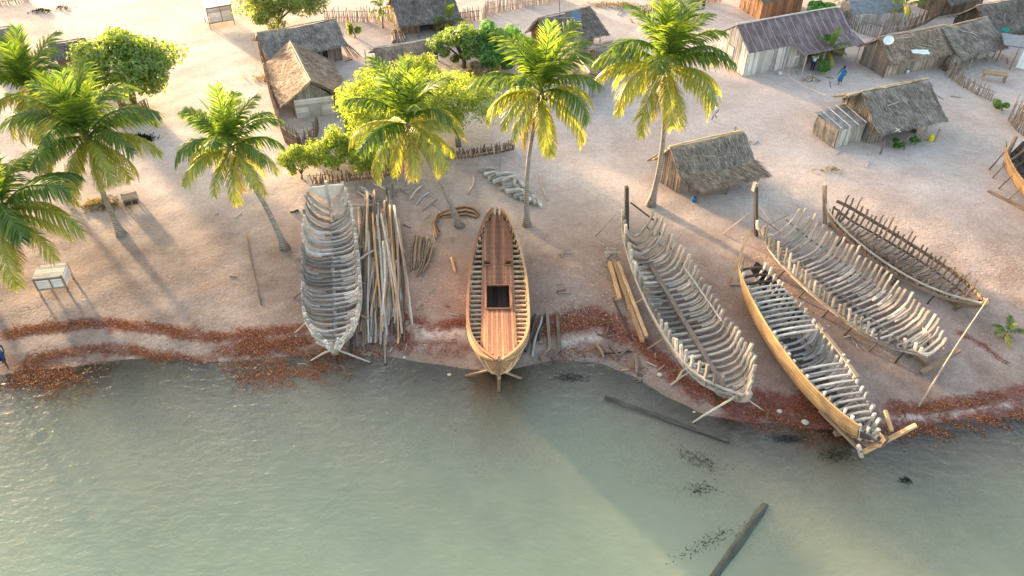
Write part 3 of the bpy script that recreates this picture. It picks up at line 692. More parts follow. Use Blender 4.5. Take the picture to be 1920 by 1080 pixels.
# ------------------------------------------------------------------ logs, poles, timbers
LG = 'logs of the big pile beside the grey ribbed hull'
random.seed(21)
def log(a, b, rad, mat, label, group, lift=0, amp=.06, name='log', n=7):
    p, q = G(*a), G(*b); p.z = GZ(p)+rad+lift; q.z = GZ(q)+rad+lift*.7
    mb = MB(); pts = wob(p, q, n, amp)
    for k in pts: k.z = max(k.z, GZ(k)+rad*.8)
    mb.tube(pts, [rad*(1.08-.3*i/(n-1)) for i in range(n)], 7, jit=.07)
    return tag(mb.build(name, mat, None, True), label, 'log', group)
LL = 'long crooked pole lying in the big pile beside the grey ribbed hull'
for i in range(84):
    row = random.random(); f = i/84
    x0 = 672+random.uniform(0, 78)*(.9 if row < .5 else 1.1); 
    if row < .5: y0 = random.uniform(352, 430); y1 = y0+random.uniform(110, 200)
    else: y0 = random.uniform(440, 510); y1 = random.uniform(590, 655)
    x1 = x0+random.uniform(-6, 22) if row < .5 else x0+random.uniform(-14, 16)
    if row >= .5: x0 = 672+random.uniform(0, 90); x1 = x0+random.uniform(-14, 2)
    x0 = max(x0, 673-(y0-350)*.0); x1 = max(x1, 664)
    lay = .02+.32*math.sin(PI*min(1, max(0, (x0-655)/110)))*random.random()
    log((x0, y0), (x1, y1), random.uniform(.06, .095), random.choice([W_POLE, W_POLE, W_POLE, W_TAN, W_POLE, W_BROWN, W_BROWN, W_GREY]), LL, LG, lay, .10)
for i in range(7):
    x = 700+i*8; log((x, random.uniform(380, 420)), (x+random.uniform(14, 44), random.uniform(600, 640)), .075, random.choice([W_POLE, W_TAN, W_GREY]), LL, LG, .3, .08)
for i, (a, b) in enumerate([((690, 372), (745, 625)), ((705, 400), (752, 628)), ((718, 400), (748, 560)), ((730, 415), (742, 560))]): log(a, b, .07, W_POLE, LL, LG, .1)
log((672, 504), (702, 482), .08, W_PALE, 'short pale log lying crosswise on the big pile', None, .55)
log((664, 396), (706, 390), .08, W_PALE, 'short pale squared log across the upper end of the big pile', None, .35)
log((752, 560), (748, 628), .09, W_TAN, 'crooked tan log alone at the right lower side of the big pile', None, 0, .12)
log((718, 580), (722, 680), .075, W_POLE, 'brown pole reaching farthest down to the water from the big pile', None, .05)
log((660, 610), (658, 660), .09, W_DARK, 'black charred log end between the grey hull and the big pile', None, 0)
log((560, 396), (545, 400), .07, W_DARK, 'short dark stick left of the grey ribbed hull', None, 0)
for i in range(9): 
    a = random.uniform(0, 1); log((665+a*45, 345+random.uniform(0, 25)), (690+a*40, 350+random.uniform(0, 40)), .07, W_GREY, 'short crooked grey timber at the upper end of the big pile', 'crooked timbers above the big pile', .05+.3*random.random(), .12)
BG = 'dark poles of the small bundle right of the big pile'
for i in range(7): log((778+i*4.5, 442+i*.8), (771+i*5, 510-i*3), .06, W_BROWN, 'dark pole in the small bundle right of the big pile', BG, .04*(i % 2))
for i in range(3): log((806+i*3, 458+i*4), (783+i*5, 522-i*4), .055, W_BROWN, 'dark pole in the small bundle right of the big pile', BG, .1)
for i in range(3): log((790+i*14, 350+i*12), (768+i*13, 376+i*9), .07, W_GREY, 'short grey timber lying on the chips above the bundle', 'grey offcuts above the bundle', 0, .1)
log((887, 332), (878, 365), .07, W_POLE, 'bent brown stick standing out above the curved poles', None, 0, .15)
log((846, 486), (854, 512), .08, W_TAN, 'short tan offcut plank on the sand left of the decked boat', None, 0, .01)
log((985, 660), (1003, 592), .1, W_DARK, 'dark log nearest the right side of the decked boat', None); log((998, 668), (1016, 596), .08, W_GREY, 'thin grey log second from the decked boat', None); log((1010, 640), (1022, 590), .07, W_DARK, 'short dark log third from the decked boat', None)
# two angled timbers
for dx, lb in ((0, 'angled dark timber with a bent foot, nearer the decked boat'), (18, 'angled dark timber with a bent foot, farther from the decked boat')):
    mb = MB(); P = [GP(1026+dx, 592-dx*.1), GP(1031+dx, 655), GP(1012+dx*1.3, 672)]
    mb.bars([p+Vector((0, 0, .1)) for p in P], .17, .17); tag(mb.build('angled_timber', W_BROWN, None), lb, 'timber')
# curved poles bent around the palm
for i in range(11):
    o = i*3.0; mb = MB(); w_ = i % 3
    P = [(815+o*.6, 455-o*1.2), (811+o*.4, 425-o*.3), (818+o*.4, 405+o*.15), (845, 391+o*.55+w_), (872, 386+o*.6), (890-o*.1, 390+o*.6), (900-o*.2, 404+o*.2)]
    if i > 5: P = P[2:]
    if i > 8: P = P[1:]; 
    pts = [GP(*p)+Vector((0, 0, .06+.05*(i % 4))) for p in P]; fine = []
    for k in range(len(pts)-1):
        for t in (0, .5): fine.append(pts[k].lerp(pts[k+1], t)+Vector((random.uniform(-.03, .03), random.uniform(-.03, .03), 0)))
    fine.append(pts[-1]); mb.tube(fine, .05, 6); tag(mb.build('bent_pole', W_ORANGE if i % 2 else W_TAN, None, True), 'long reddish pole bent in a curve around the foot of the leaning palm', 'pole', 'bent poles curved around the palm foot')
# pile of grey knee timbers
for i in range(22):
    f_ = i/21; x = 925+f_*68+random.uniform(-4, 4); y = 328+f_*44+random.uniform(-6, 6); c = G(x, y); z = .12+.55*math.sin(PI*f_)*random.random()
    an = -.35+random.uniform(-.25, .25); u = Vector((math.cos(an), math.sin(an), 0)); v = Vector((-u.y, u.x, 0)); L1, L2 = random.uniform(.6, .95), random.uniform(.5, .85)
    mb = MB(); c.z = z; L1 *= 1.15; L2 *= 1.15; mb.bars([c-u*L1-v*.35, c-u*L1*.4+v*.05+Vector((0, 0, .1)), c+Vector((0, 0, .14))+v*.12, c+u*L2*.5-v*.1, c+u*L2-v*.6], .2, .18)
    tag(mb.build('knee_timber', W_GREY, None), 'bent grey knee timber in the stack beside the slender palm foot', 'timber', 'grey knee timbers stacked by the palm')
log((1010, 330), (1026, 378), .06, W_POLE, 'thin brown stick lying right of the knee timber stack', None, .1)
log((940, 296), (938, 330), .05, W_GREY, 'thin grey stick at the upper end of the knee timber stack', None, .1)
# squared beams with trestle left of bleached hull
for k, (a, b, mt) in enumerate((((1150, 490), (1205, 640), W_TAN), ((1158, 492), (1212, 632), W_TAN), ((1143, 492), (1162, 560), W_TAN))):
    pole('squared_beam', ['long tan beam nearest the water beside the bleached hull', 'long tan beam touching the bleached hull ribs', 'short tan beam at the left of the two long ones'][k], 'beam', a, b, .1, mt, 'tan beams beside the bleached hull', .32, .22, 3, .01, True)
pole('squared_beam', 'thin dark pole lying under the tan beams', 'pole', (1150, 560), (1185, 640), .05, W_DARK, None)
c = GP(1146, 486); t = thing('trestle', 'small pale wooden trestle holding the tan beams up', 'trestle', c)
for dx, dy in ((-.28, -.2), (.3, -.2), (-.28, .25), (.3, .25)):
    mb = MB(); mb.bars([c+Vector((dx*1.1, dy, -.05)), c+Vector((dx, dy*.6, .75))], .07, .07); mb.build('leg', W_PALE, t)
for dy in (-.14, .16):
    mb = MB(); mb.bars([c+Vector((-.45, dy, .62)), c+Vector((.45, dy, .62))], .08, .08); mb.build('crossbar', W_PALE, t)
# anchor
c = GP(1140, 630)+Vector((0, 0, .12)); t = thing('anchor', 'old rusty anchor lying on the tide line', 'anchor', c)
mb = MB(); mb.tube([c+Vector((.12, .95, .0)), c+Vector((-.05, 0, 0))], .05, 6); mb.build('shank', IRON, t)
mb = MB(); mb.tube([c+Vector((-.75, .25, .1)), c+Vector((-.5, -.05, .02)), c+Vector((-.05, -.14, 0)), c+Vector((.4, -.05, .02)), c+Vector((.6, .15, .1))], [.02, .05, .06, .05, .02], 6); mb.build('arm', IRON, t)
mb = MB(); mb.tube([c+Vector((-.15, .85, 0)), c+Vector((.38, .9, 0))], .035, 6); mb.build('stock', IRON, t)
mb = MB(); P = [GP(1143, 648), GP(1160, 668), GP(1178, 655)]; mb.bars([p+Vector((0, 0, .07)) for p in P], .13, .1); tag(mb.build('bent_timber', W_BROWN, None), 'L shaped brown timber lying below the anchor', 'timber')
log((1118, 645), (1132, 670), .08, W_TAN, 'short tan plank on the wet sand left of the anchor', None); log((1128, 662), (1185, 660), .04, W_DARK, 'thin dark stick crossing the tan plank', None)
log((1190, 668), (1194, 700), .1, W_BROWN, 'dark stump piece in the wet sand below the tan beams', None)
log((1135, 742), (1368, 825), .15, W_DARK, 'long dark log lying in the shallows below the bleached hull', None, .0, .04, n=14)
p, q = G(1438, 942), G(1338, 1082); p.z = WATER_Z-.14; q.z = WATER_Z-.15; mb = MB(); mb.tube(wob(p, q, 9, .015), [.2, .24, .24, .23, .24, .25, .24, .24, .24], 8, jit=.03); tag(mb.build('sunken_log', W_SUNK, None, True), 'brown log slanting down under the water at the bottom of the picture', 'log')
log((1270, 712), (1290, 690), .07, W_PALE, 'short pale branch under the bleached hull side', None)
pole('ground_pole', 'thin dark pole half buried in sand pointing to the sea', 'pole', (462, 440), (490, 572), .045, W_BROWN, None)
random.seed(77)
for (px, py, n, sp) in ((800, 400, 9, 60), (830, 560, 6, 40), (1120, 480, 6, 60), (1080, 560, 5, 40), (1440, 560, 6, 50), (760, 345, 7, 45), (700, 640, 5, 60), (1200, 690, 7, 60), (420, 420, 4, 120), (1500, 420, 3, 60), (1320, 620, 5, 40), (1620, 620, 6, 60)):
    for k in range(n):
        x, y = px+random.gauss(0, sp*.6), py+random.gauss(0, sp*.35); an = random.uniform(0, PI); ln = random.uniform(8, 26)
        log((x, y), (x+ln*math.cos(an), y+ln*.7*math.sin(an)), random.uniform(.02, .045), random.choice([W_POLE, W_TAN, W_BROWN, W_PALE, W_GREY]), 'small loose stick lying on the sand of the boat building beach', 'loose sticks on the beach', 0, .03, 'loose_stick', 4)
def stone(px, py, s, label, mat=STONE):
    c = GP(px, py); mb = MB(); rows = []
    for a in range(6):
        ph = PI*a/5; rows.append([c+Vector((math.cos(2*PI*b/8)*math.sin(ph)*s*random.uniform(.75, 1.1) if b < 8 else math.sin(ph)*s*.9, math.sin(2*PI*(b % 8)/8)*math.sin(ph)*s*random.uniform(.6, .9), math.cos(ph)*s*.55+s*.2)) for b in range(9)])
        rows[-1][8] = rows[-1][0]
    mb.grid(rows); tag(mb.build('stone', mat, None, True), label, 'stone')
for a in ((1237, 703, .16, 'yellowish stone on the wet sand below the bleached hull'), (1462, 770, .15, 'small grey stone on the red tide line'), (1510, 790, .2, 'pale flat stone on the red tide line by the planked hull'), (842, 700, .12, 'pale stone in the water left of the decked boat'), (758, 668, .1, 'pale small stone near the log ends'), (1302, 770, .08, 'tiny pale stone on the tide line under the bow')): stone(*a)

# ------------------------------------------------------------------ plants
def frond_mesh(name, el, droop, mat, seed, n=58, hang=.5, side=0):
    rs = np.random.RandomState(seed); V = []; F = []
    pts = []; p = np.zeros(3); a = el; N = 24
    for k in range(N+1):
        pts.append(p.copy()); a = el-droop*(k/N)**1.5
        p = p+np.array([math.cos(a), side*(k/N)*.5, math.sin(a)])/N
    pts = np.array(pts)
    def at(t):
        k = min(int(t*N), N-1); f = t*N-k; q = pts[k]*(1-f)+pts[k+1]*f; d = pts[k+1]-pts[k]; return q, d/np.linalg.norm(d)
    # rachis as a thin 3-sided tube
    for k in range(N+1):
        r = .016*(1-.8*k/N)
        for c in ((0, 1, 0), (0, -1, 0), (0, 0, 1)): V.append(pts[k]+np.array(c)*r)
    for k in range(N):
        for c in range(3): F.append((k*3+c, k*3+(c+1) % 3, k*3+3+(c+1) % 3, k*3+3+c))
    for i in range(n):
        t = .14+.85*i/(n-1); q, d = at(t)
        ln = .31*(math.sin(PI*(.12+.80*(t-.14)/.86))**.7)*rs.uniform(.7, 1.12); wd = .0105*rs.uniform(.7, 1.35)
        for s in (-1, 1):
            sidev = np.array([0, s, 0]); upv = np.cross(d, sidev)*s
            fw = .55+.5*t; dirv = d*(fw+rs.uniform(-.25, .35))+sidev*1.0+np.array([0, 0, .18+rs.uniform(-.25, .2)]); dirv /= np.linalg.norm(dirv)
            b = len(V); pos = q.copy(); wv = d*wd
            segs = 3
            for k in range(segs+1):
                f = k/segs; ww = wv*(1.0-.15*f if k < segs else .08)
                V.append(pos-ww); V.append(pos+ww)
                dd = dirv+np.array([0, 0, -1])*hang*(f+.25)*2.0*rs.uniform(.8, 1.2); dd /= np.linalg.norm(dd); pos = pos+dd*ln/segs
            for k in range(segs): F.append((b+2*k, b+2*k+1, b+2*k+3, b+2*k+2))
    me = bpy.data.meshes.new(name); me.from_pydata([tuple(v) for v in V], [], F); me.materials.append(mat); me.update(); return me
FR = []
for el, dr, mt, hg in ((1.4, .3, L_PALM, .12), (1.2, .9, L_PALM, .25), (.95, 1.5, L_PALM, .5), (.65, 1.7, L_PALM, .8), (.3, 1.6, L_PALMY, .9), (-.05, 1.4, L_PALMY, 1.0), (-.45, 1.0, L_PALMY, 1.0), (-.85, .6, L_PALMD, 1.0), (-1.15, .35, L_DRY, 1.0)):
    FR.append([frond_mesh('frond', el, dr*q, mt, int(el*100)+k+200, hang=hg, side=(k-1)*.35) for k, q in enumerate((.85, 1.05, 1.25))])
def trunk_mat():
    k = NT('palm_bark'); uv = k.n('TexCoord').outputs['UV']; sp = k.n('SeparateXYZ'); k.l(uv, sp.inputs[0])
    rg = k.math('FRACT', k.math('MULTIPLY', sp.outputs[0], 7)); n = k.noise(k.n('TexCoord').outputs['Object'], 5, 5)
    c = k.mix(k.math('LESS_THAN', rg, .2), k.ramp(n, [(.3, (.21, .165, .13)), (.7, (.42, .35, .29))]), (.12, .09, .07))
    k.l(c, k.p.inputs['Base Color']); k.p.inputs['Roughness'].default_value = .9; k.bump(rg, .4, .02); return k.m
BARK = trunk_mat(); COCO = flat('coconut_husk', (.16, .17, .03), .6, .25); HUSK = flat('palm_fibre', (.20, .13, .075), .95, .3)
PG = 'coconut palms along the beach'
def palm(label, base, crown, L, h=None, dy=0, seed=0, n=34, group=PG, name='palm_tree', yel=1.0, tr=.17, old=2, shift=0):
    random.seed(seed); b = GP(*base); h = h or HGT(base, crown[1])
    c = G(crown[0], crown[1], h)
    r = thing(name, label, 'palm tree', b, group)
    mb = MB(); pts = []; rad = []
    for k in range(12):
        t = k/11; q = b.lerp(c, t); ben = math.sin(PI*t)*.06*h; q.x += ben*(-1 if c.x < b.x else 1)*.6 * (-1); q.z = (b.z-.1)*(1-t)+c.z*t; pts.append(q)
        rad.append(tr*(2.2 if k == 0 else 1.25 if k == 1 else 1-.35*t))
    mb.tube(pts, rad, 10, jit=.05); mb.build('trunk', BARK, r, True)
    mb = MB(); mb.tube([c+Vector((0, 0, -.45)), c+Vector((0, 0, -.1)), c+Vector((0, 0, .35))], [tr*.8, tr*1.4, tr*.5], 8, jit=.15); mb.build('crown_base', HUSK, r, True)
    ga = random.uniform(0, 6)
    for i in range(n):
        f = i/(n-1); lv = min(7, int(f**.9*7.2)); 
        if 2 < lv < 7 and random.random() < shift: lv += 1
        if lv == 7 and random.random() > yel: lv = 6
        if i >= n-old: lv = 8
        me = random.choice(FR[lv]); ga += 2.39996
        o = bpy.data.objects.new('frond', me); COL.objects.link(o); o.parent = r
        o.location = c-b+Vector((0, 0, .25-.3*f)); s_ = L*(.72+.36*math.sin(PI*min(1, f*.9+.12)))*random.uniform(.88, 1.08)
        o.rotation_euler = (random.uniform(-.12, .12), random.uniform(-.12, .12), ga+random.uniform(-.25, .25)); o.scale = (s_, s_*random.uniform(.85, 1.1), s_)
    if h > 3:
        mb = MB()
        for k in range(7):
            an = 2*PI*k/7; q = c+Vector((math.cos(an)*.3, math.sin(an)*.3, -.25-.12*(k % 2))); rows = []
            mb.tube([q+Vector((0, 0, -.13)), q+Vector((0, 0, -.06)), q+Vector((0, 0, .06)), q+Vector((0, 0, .13))], [.03, .11, .11, .03], 7)
        mb.build('coconuts', COCO, r, True)
    return r
palm('tall pale yellow green palm at the far left behind the dark green one', (92, 335), (62, 175), 4.0, seed=1, n=30, old=1, shift=.5)
palm('big dark green palm with wide crown and pale trunk foot', (228, 440), (165, 262), 4.25, seed=2, n=33, old=1, shift=0, yel=.3)
palm('palm at the left edge hanging over the white slatted box', (-40, 545), (5, 400), 4.3, seed=3, n=30, yel=.4)
palm('short leaning palm standing left of the grey ribbed hull', (535, 466), (432, 282), 3.3, seed=4, n=34, old=2, shift=.2, yel=.6)
palm('leaning yellow fringed palm whose foot stands in the bent poles', (862, 424), (765, 238), 3.9, seed=5, n=31, old=3, shift=.6)
palm('slender palm with its foot beside the grey knee timbers', (988, 422), (1014, 178), 3.9, seed=6, n=33, old=3, shift=.5, tr=.15)
palm('tallest full palm beside the thatched hut with the sunlit-coloured straw ridge', (1220, 385), (1247, 128), 4.1, seed=8, n=37, old=4, shift=.5, tr=.18)
palm('young thin palm inside the fenced yard at the top', (718, 52), (714, 20), 1.7, seed=9, n=10, old=0, group='small palms in the village', tr=.08, yel=0)
palm('small yellow palm at the corner of the top thatched hut', (842, 62), (842, 44), 1.9, seed=10, n=11, old=0, group='small palms in the village', tr=.07, yel=.4)
palm('small orange tinged palm by the tin roofed house', (1553, 125), (1554, 98), 1.9, seed=11, n=12, old=0, group='small palms in the village', tr=.1, yel=1)
palm('young palm among the stick fences at the top right', (1697, 45), (1697, 12), 1.9, seed=12, n=11, old=0, group='small palms in the village', tr=.08, yel=0)
palm('seedling palm without trunk on the sand at the far right', (1884, 640), (1885, 628), 1.0, seed=13, n=9, old=0, group='small palms in the village', h=.25, tr=.05, yel=0)

def tree(name, label, cat, base, crown, rx, rz, nleaf, lsz, mat, seed, h=None, ry=None, nb=22, trunk_r=.18, group=None, shellf=.55, asp=.5, loc=None, limbs=7):
    rs = np.random.RandomState(seed); random.seed(seed)
    b = Vector(loc) if loc is not None else GP(*base); ry = ry or rx
    if loc is None:
        h = h if h is not None else HGT(base, crown[1]); c = G(crown[0], crown[1], h); c.y = max(c.y, b.y-1)
    else: c = b+Vector((0, 0, h))
    r = thing(name, label, cat, b, group)
    # clumps filling the crown: uneven outline with gaps
    cl = []
    for k in range(nb):
        d = rs.normal(0, 1, 3); d /= np.linalg.norm(d); d[2] = abs(d[2])*.9-.25 if rs.rand() < .8 else d[2]; q = rs.uniform(.45, .92)
        cl.append((np.array(c)+d*np.array([rx, ry, rz])*q, rs.uniform(.15, .36)))
    n = nleaf//nb; P = []; A = []
    for cc, cr in cl:
        d = rs.normal(0, 1, (n, 3)); d /= np.linalg.norm(d, axis=1)[:, None]
        q = rs.uniform(shellf, 1.05, n)[:, None]; P.append(cc+d*q*np.array([rx, ry, rz*1.15])*cr); A.append(d)
    P = np.concatenate(P); A = np.concatenate(A)
    P[:, 2] = np.maximum(P[:, 2], b.z+.1)
    nn = A+rs.normal(0, .55, A.shape)+np.array([0, 0, .35]); nn /= np.linalg.norm(nn, axis=1)[:, None]
    u = np.cross(nn, rs.normal(0, 1, nn.shape)); u /= np.linalg.norm(u, axis=1)[:, None]; v = np.cross(nn, u)
    sz = (lsz*rs.uniform(.6, 1.3, len(P)))[:, None]
    Q = np.stack([P-u*sz, P-v*sz*asp+nn*sz*.15, P+u*sz, P+v*sz*asp+nn*sz*.15], 1).reshape(-1, 3)
    fast_mesh('crown', Q, np.arange(len(Q)).reshape(-1, 4), mat, r)
    mb = MB(); fork = b.lerp(c, .45); fork.z = max(.3, c.z-rz*.75)
    mb.tube([b-Vector((0, 0, .1)), b.lerp(fork, .5)+Vector((.05, 0, 0)), fork], [trunk_r*1.3, trunk_r, trunk_r*.85], 8, jit=.08)
    for k in range(limbs):
        e = Vector(cl[k % nb][0]); mid = fork.lerp(e, .5)+Vector((0, 0, .15*rz)); mb.tube([fork-Vector((0, 0, .1)), mid, e], [trunk_r*.6, trunk_r*.38, trunk_r*.12], 6)
    mb.build('trunk', BARK2, r, True); return r
BARK2 = wood('tree_bark', (.10, .075, .06), (.24, .19, .155), .1)
tree('mango_tree', 'round dense green tree standing on the bright sand street', 'tree', (250, 200), (240, 118), 4.3, 2.5, 20000, .15, L_MANGO, 31, h=3.6, nb=60, ry=3.4, trunk_r=.25)
tree('shade_tree', 'soft olive green tree cut by the top edge', 'tree', (515, 50), (518, 14), 4.4, 2.8, 15000, .17, L_OLIVE, 32, h=3.0, nb=44, asp=.35)
tree('leafy_tree', 'deep green bushy tree in the middle of the village', 'tree', (945, 128), (940, 88), 2.9, 2.0, 13000, .14, L_BUSH, 33, h=2.3, nb=40)
tree('leafy_tree', 'lighter green bushy tree left of the deep green one', 'tree', (870, 125), (868, 82), 2.6, 1.9, 11000, .13, L_MANGO, 34, h=2.2, nb=36)
AG = 'lime green trees behind the beach palms'
tree('feathery_tree', 'large lime green feathery tree behind the leaning palm', 'tree', (735, 288), (728, 205), 4.4, 2.5, 24000, .105, L_LIME, 35, h=3.2, nb=60, asp=.4, group=AG)
tree('feathery_tree', 'lime green feathery tree between the two middle palms', 'tree', (860, 275), (846, 185), 3.6, 2.6, 14000, .10, L_LIME, 36, h=3.0, nb=44, asp=.35, group=AG)
tree('feathery_tree', 'tall pale lime sapling tree behind the small brown hut', 'tree', (790, 190), (785, 135), 1.9, 1.8, 6000, .10, L_LIME, 37, h=2.6, nb=22, asp=.4, group=AG)
tree('leafy_bush', 'darker green bush at the left end of the lime trees', 'bush', (665, 265), (668, 225), 1.4, 1.4, 6000, .12, L_MANGO, 38, h=1.5, nb=22)
BU = 'lime bushes along the fence by the grey hull'
tree('lime_bush', 'lime green bush left of the grey hull transom', 'bush', (565, 335), (562, 300), 1.4, 1.2, 6500, .085, L_LIME, 39, h=1.3, nb=26, trunk_r=.06, group=BU)
tree('lime_bush', 'lime green bush above the grey hull transom', 'bush', (632, 318), (632, 282), 2.0, 1.5, 10000, .085, L_LIME, 40, h=1.6, nb=34, trunk_r=.06, group=BU)
tree('lime_bush', 'lime green bush between the grey hull and the leaning palm', 'bush', (705, 335), (705, 292), 1.9, 1.5, 9000, .085, L_LIME, 41, h=1.5, nb=30, trunk_r=.06, group=BU)
tree('leafy_bush', 'green bush behind the tin roofed house', 'bush', (1545, 42), (1543, 18), 2.0, 1.1, 3500, .2, L_BUSH, 42, h=1.2, nb=16, trunk_r=.1)
tree('potted_bush', 'dark green bush under the small palm at the tin roofed house', 'bush', (1545, 135), (1546, 124), .65, .6, 1200, .12, L_BUSH, 43, h=.6, nb=8, trunk_r=.05)
tree('leafy_bush', 'yellow green bush at the top right corner', 'bush', (1918, 40), (1915, 25), 1.2, 1, 1600, .17, L_OLIVE, 44, h=1, nb=9)
tree('garden_plant', 'small green plant at the porch left post of the big thatched house', 'plant', (1688, 278), (1684, 268), .5, .5, 900, .1, L_BUSH, 45, h=.5, nb=8, trunk_r=.04)
tree('garden_plant', 'small green plant at the porch middle of the big thatched house', 'plant', (1716, 270), (1715, 262), .4, .45, 700, .1, L_BUSH, 46, h=.45, nb=8, trunk_r=.04)
tree('dry_bush', 'tangle of dry brown banana leaves between the green trees', 'bush', (905, 168), (905, 140), 2.0, 1.1, 2000, .3, L_DRY, 47, h=1.0, nb=16, asp=.16, trunk_r=.06)
tree('yard_plant', 'small spiky plant beside the log stack in the top yard', 'plant', (665, 70), (664, 52), .8, .9, 700, .25, L_OLIVE, 48, h=.8, nb=8, asp=.15, trunk_r=.05)
tree('grey_bush', 'dark grey green bush at the end of the right stick fence', 'bush', (1878, 208), (1876, 198), .8, .5, 1200, .13, L_MANGO, 49, h=.45, nb=8, trunk_r=.05)
# trees beyond the frame that throw the long evening shade over the village and the bay
random.seed(3)
for k, (x, y, hh, rx) in enumerate([(-12, 92, 7, 7), (0, 95, 8, 7), (9, 90, 7.5, 6), (19, 98, 8, 7), (-55, 60, 8, 6), (-50, 44, 8, 6), (-58, 50, 9, 6), (-42, 37, 7, 5), (-54, 67, 9, 5), (-53.5, 71.5, 9.5, 4.8)]):
    tree('shade_tree', ['broad village tree beyond the top of the picture', 'broad beach tree beyond the left edge of the picture'][k > 3], 'tree', None, None, rx, 4, 3200, .42, L_MANGO, 60+k, h=hh, nb=40, loc=(x, y, 0), group='trees outside the picture', trunk_r=.3)

# ------------------------------------------------------------------ huts
def planks_wall(p0, p1, h0, top, root, mat, name='wall', w=.17, gap=.03, jit=.06, back=True, hole=None):
    """vertical boards from p0 to p1 (ground points); top(t) = height at fraction t"""
    p0, p1 = Vector(p0), Vector(p1)
    if hole:
        for u, v in ((0, hole[0]), (hole[1], 1)):
            if v-u > .05: planks_wall(p0.lerp(p1, u), p0.lerp(p1, v), h0, lambda t, u=u, v=v: top(u+(v-u)*t), root, mat, name, w, gap, jit, back)
        return
    d = p1-p0; L = d.length; e = d/L; nrm = Vector((e.y, -e.x, 0)); n = max(2, int(L/w)); mb = MB()
    for i in range(n):
        t = (i+.5)/n
        c = p0+d*t; hh = top(t)*(1+random.uniform(-jit, jit*.4)); z0 = h0
        mb.box(c+nrm*random.uniform(0, .035)+Vector((0, 0, (z0+hh)/2)), e*(L/n/2-gap/2), nrm*.02, Vector((random.uniform(-.02, .02), 0, (hh-z0)/2)))
    if back:
        m = 6; mb.grid([[p0+d*(k/m)-nrm*.05+Vector((0, 0, h0)), p0+d*(k/m)-nrm*.05+Vector((0, 0, top(k/m)*.97))] for k in range(m+1)])
    return mb.build(name, mat, root)
def boards_wall(p0, p1, h0, h1, root, mat, name='wall', w=.2):   # horizontal boards
    p0, p1 = Vector(p0), Vector(p1); d = p1-p0; L = d.length; e = d/L; nrm = Vector((e.y, -e.x, 0)); n = max(2, int((h1-h0)/w)); mb = MB()
    for i in range(n):
        z = h0+(h1-h0)*(i+.5)/n
        mb.box(p0+d*.5+nrm*random.uniform(0, .02)+Vector((0, 0, z)), e*L/2, nrm*.018, Vector((0, 0, (h1-h0)/n/2-.008)))
    return mb.build(name, mat, root)
def roof_slope(a, b, c, d, root, mat, th=.12, strands=900, name='roof', sl=.5, fringe=True, bump=.035, tin=False):
    """a,b ridge ends, d,c eave ends (a-d and b-c are the sides)"""
    a, b, c, d = map(Vector, (a, b, c, d)); mb = MB(); L = (b-a).length; S = (d-a).length
    m, n = (14, 10); nrm = (b-a).cross(d-a).normalized(); 
    if nrm.z < 0: nrm = -nrm
    def at(u, v): return (a.lerp(b, u)).lerp(d.lerp(c, u), v)-Vector((0, 0, 0 if tin else .12*math.sin(PI*u)*(1-v)))
    rows = [[at(i/m, j/n)+nrm*(th+(0 if tin else random.uniform(-1, 1)*bump)-(0 if tin else .10*math.sin(PI*j/n)*S*.25)) for j in range(n+1)] for i in range(m+1)]
    low = [[at(i/m, j/n)-nrm*(0 if tin else .10*math.sin(PI*j/n)*S*.25) for j in range(n+1)] for i in range(m+1)]
    mb.grid(rows, lambda i, j: (S*j/n, L*i/m)); mb.grid(low, lambda i, j: (S*j/n, L*i/m))
    for j in (0, n): mb.grid([[rows[i][j], low[i][j]] for i in range(m+1)], lambda i, j: (j*.1, L*i/m))
    for i in (0, m): mb.grid([rows[i], low[i]], lambda i, j: (S*j/n, i*.1))
    if not tin:
        e = (b-a).normalized(); dn = (d-a).normalized()
        for k in range(int(strands*2.4)):
            u = random.random(); v = random.random()**.8
            if fringe and k % 4 == 0: v = random.uniform(.96, 1.0)
            if k % 9 == 0: u = random.choice((random.uniform(0, .02), random.uniform(.98, 1)))
            p = at(u, v)+nrm*(th+.01-.10*math.sin(PI*v)*S*.25); ln = sl*random.uniform(.4, 1.3); w_ = e*random.uniform(.012, .04)
            q = p+dn*ln*(.75 if v > .9 else 1)+e*random.uniform(-.3, .3)*ln+nrm*random.uniform(-.06 if v > .95 else .0, .10)
            u0 = random.random()*9; mb.quad([p-w_, p+w_, q+w_*.5, q-w_*.5], [(u0, u0), (u0, u0+.03), (u0+.3, u0+.03), (u0+.3, u0)])
    return mb.build(name, mat, root)
HG = 'village huts behind the beach'
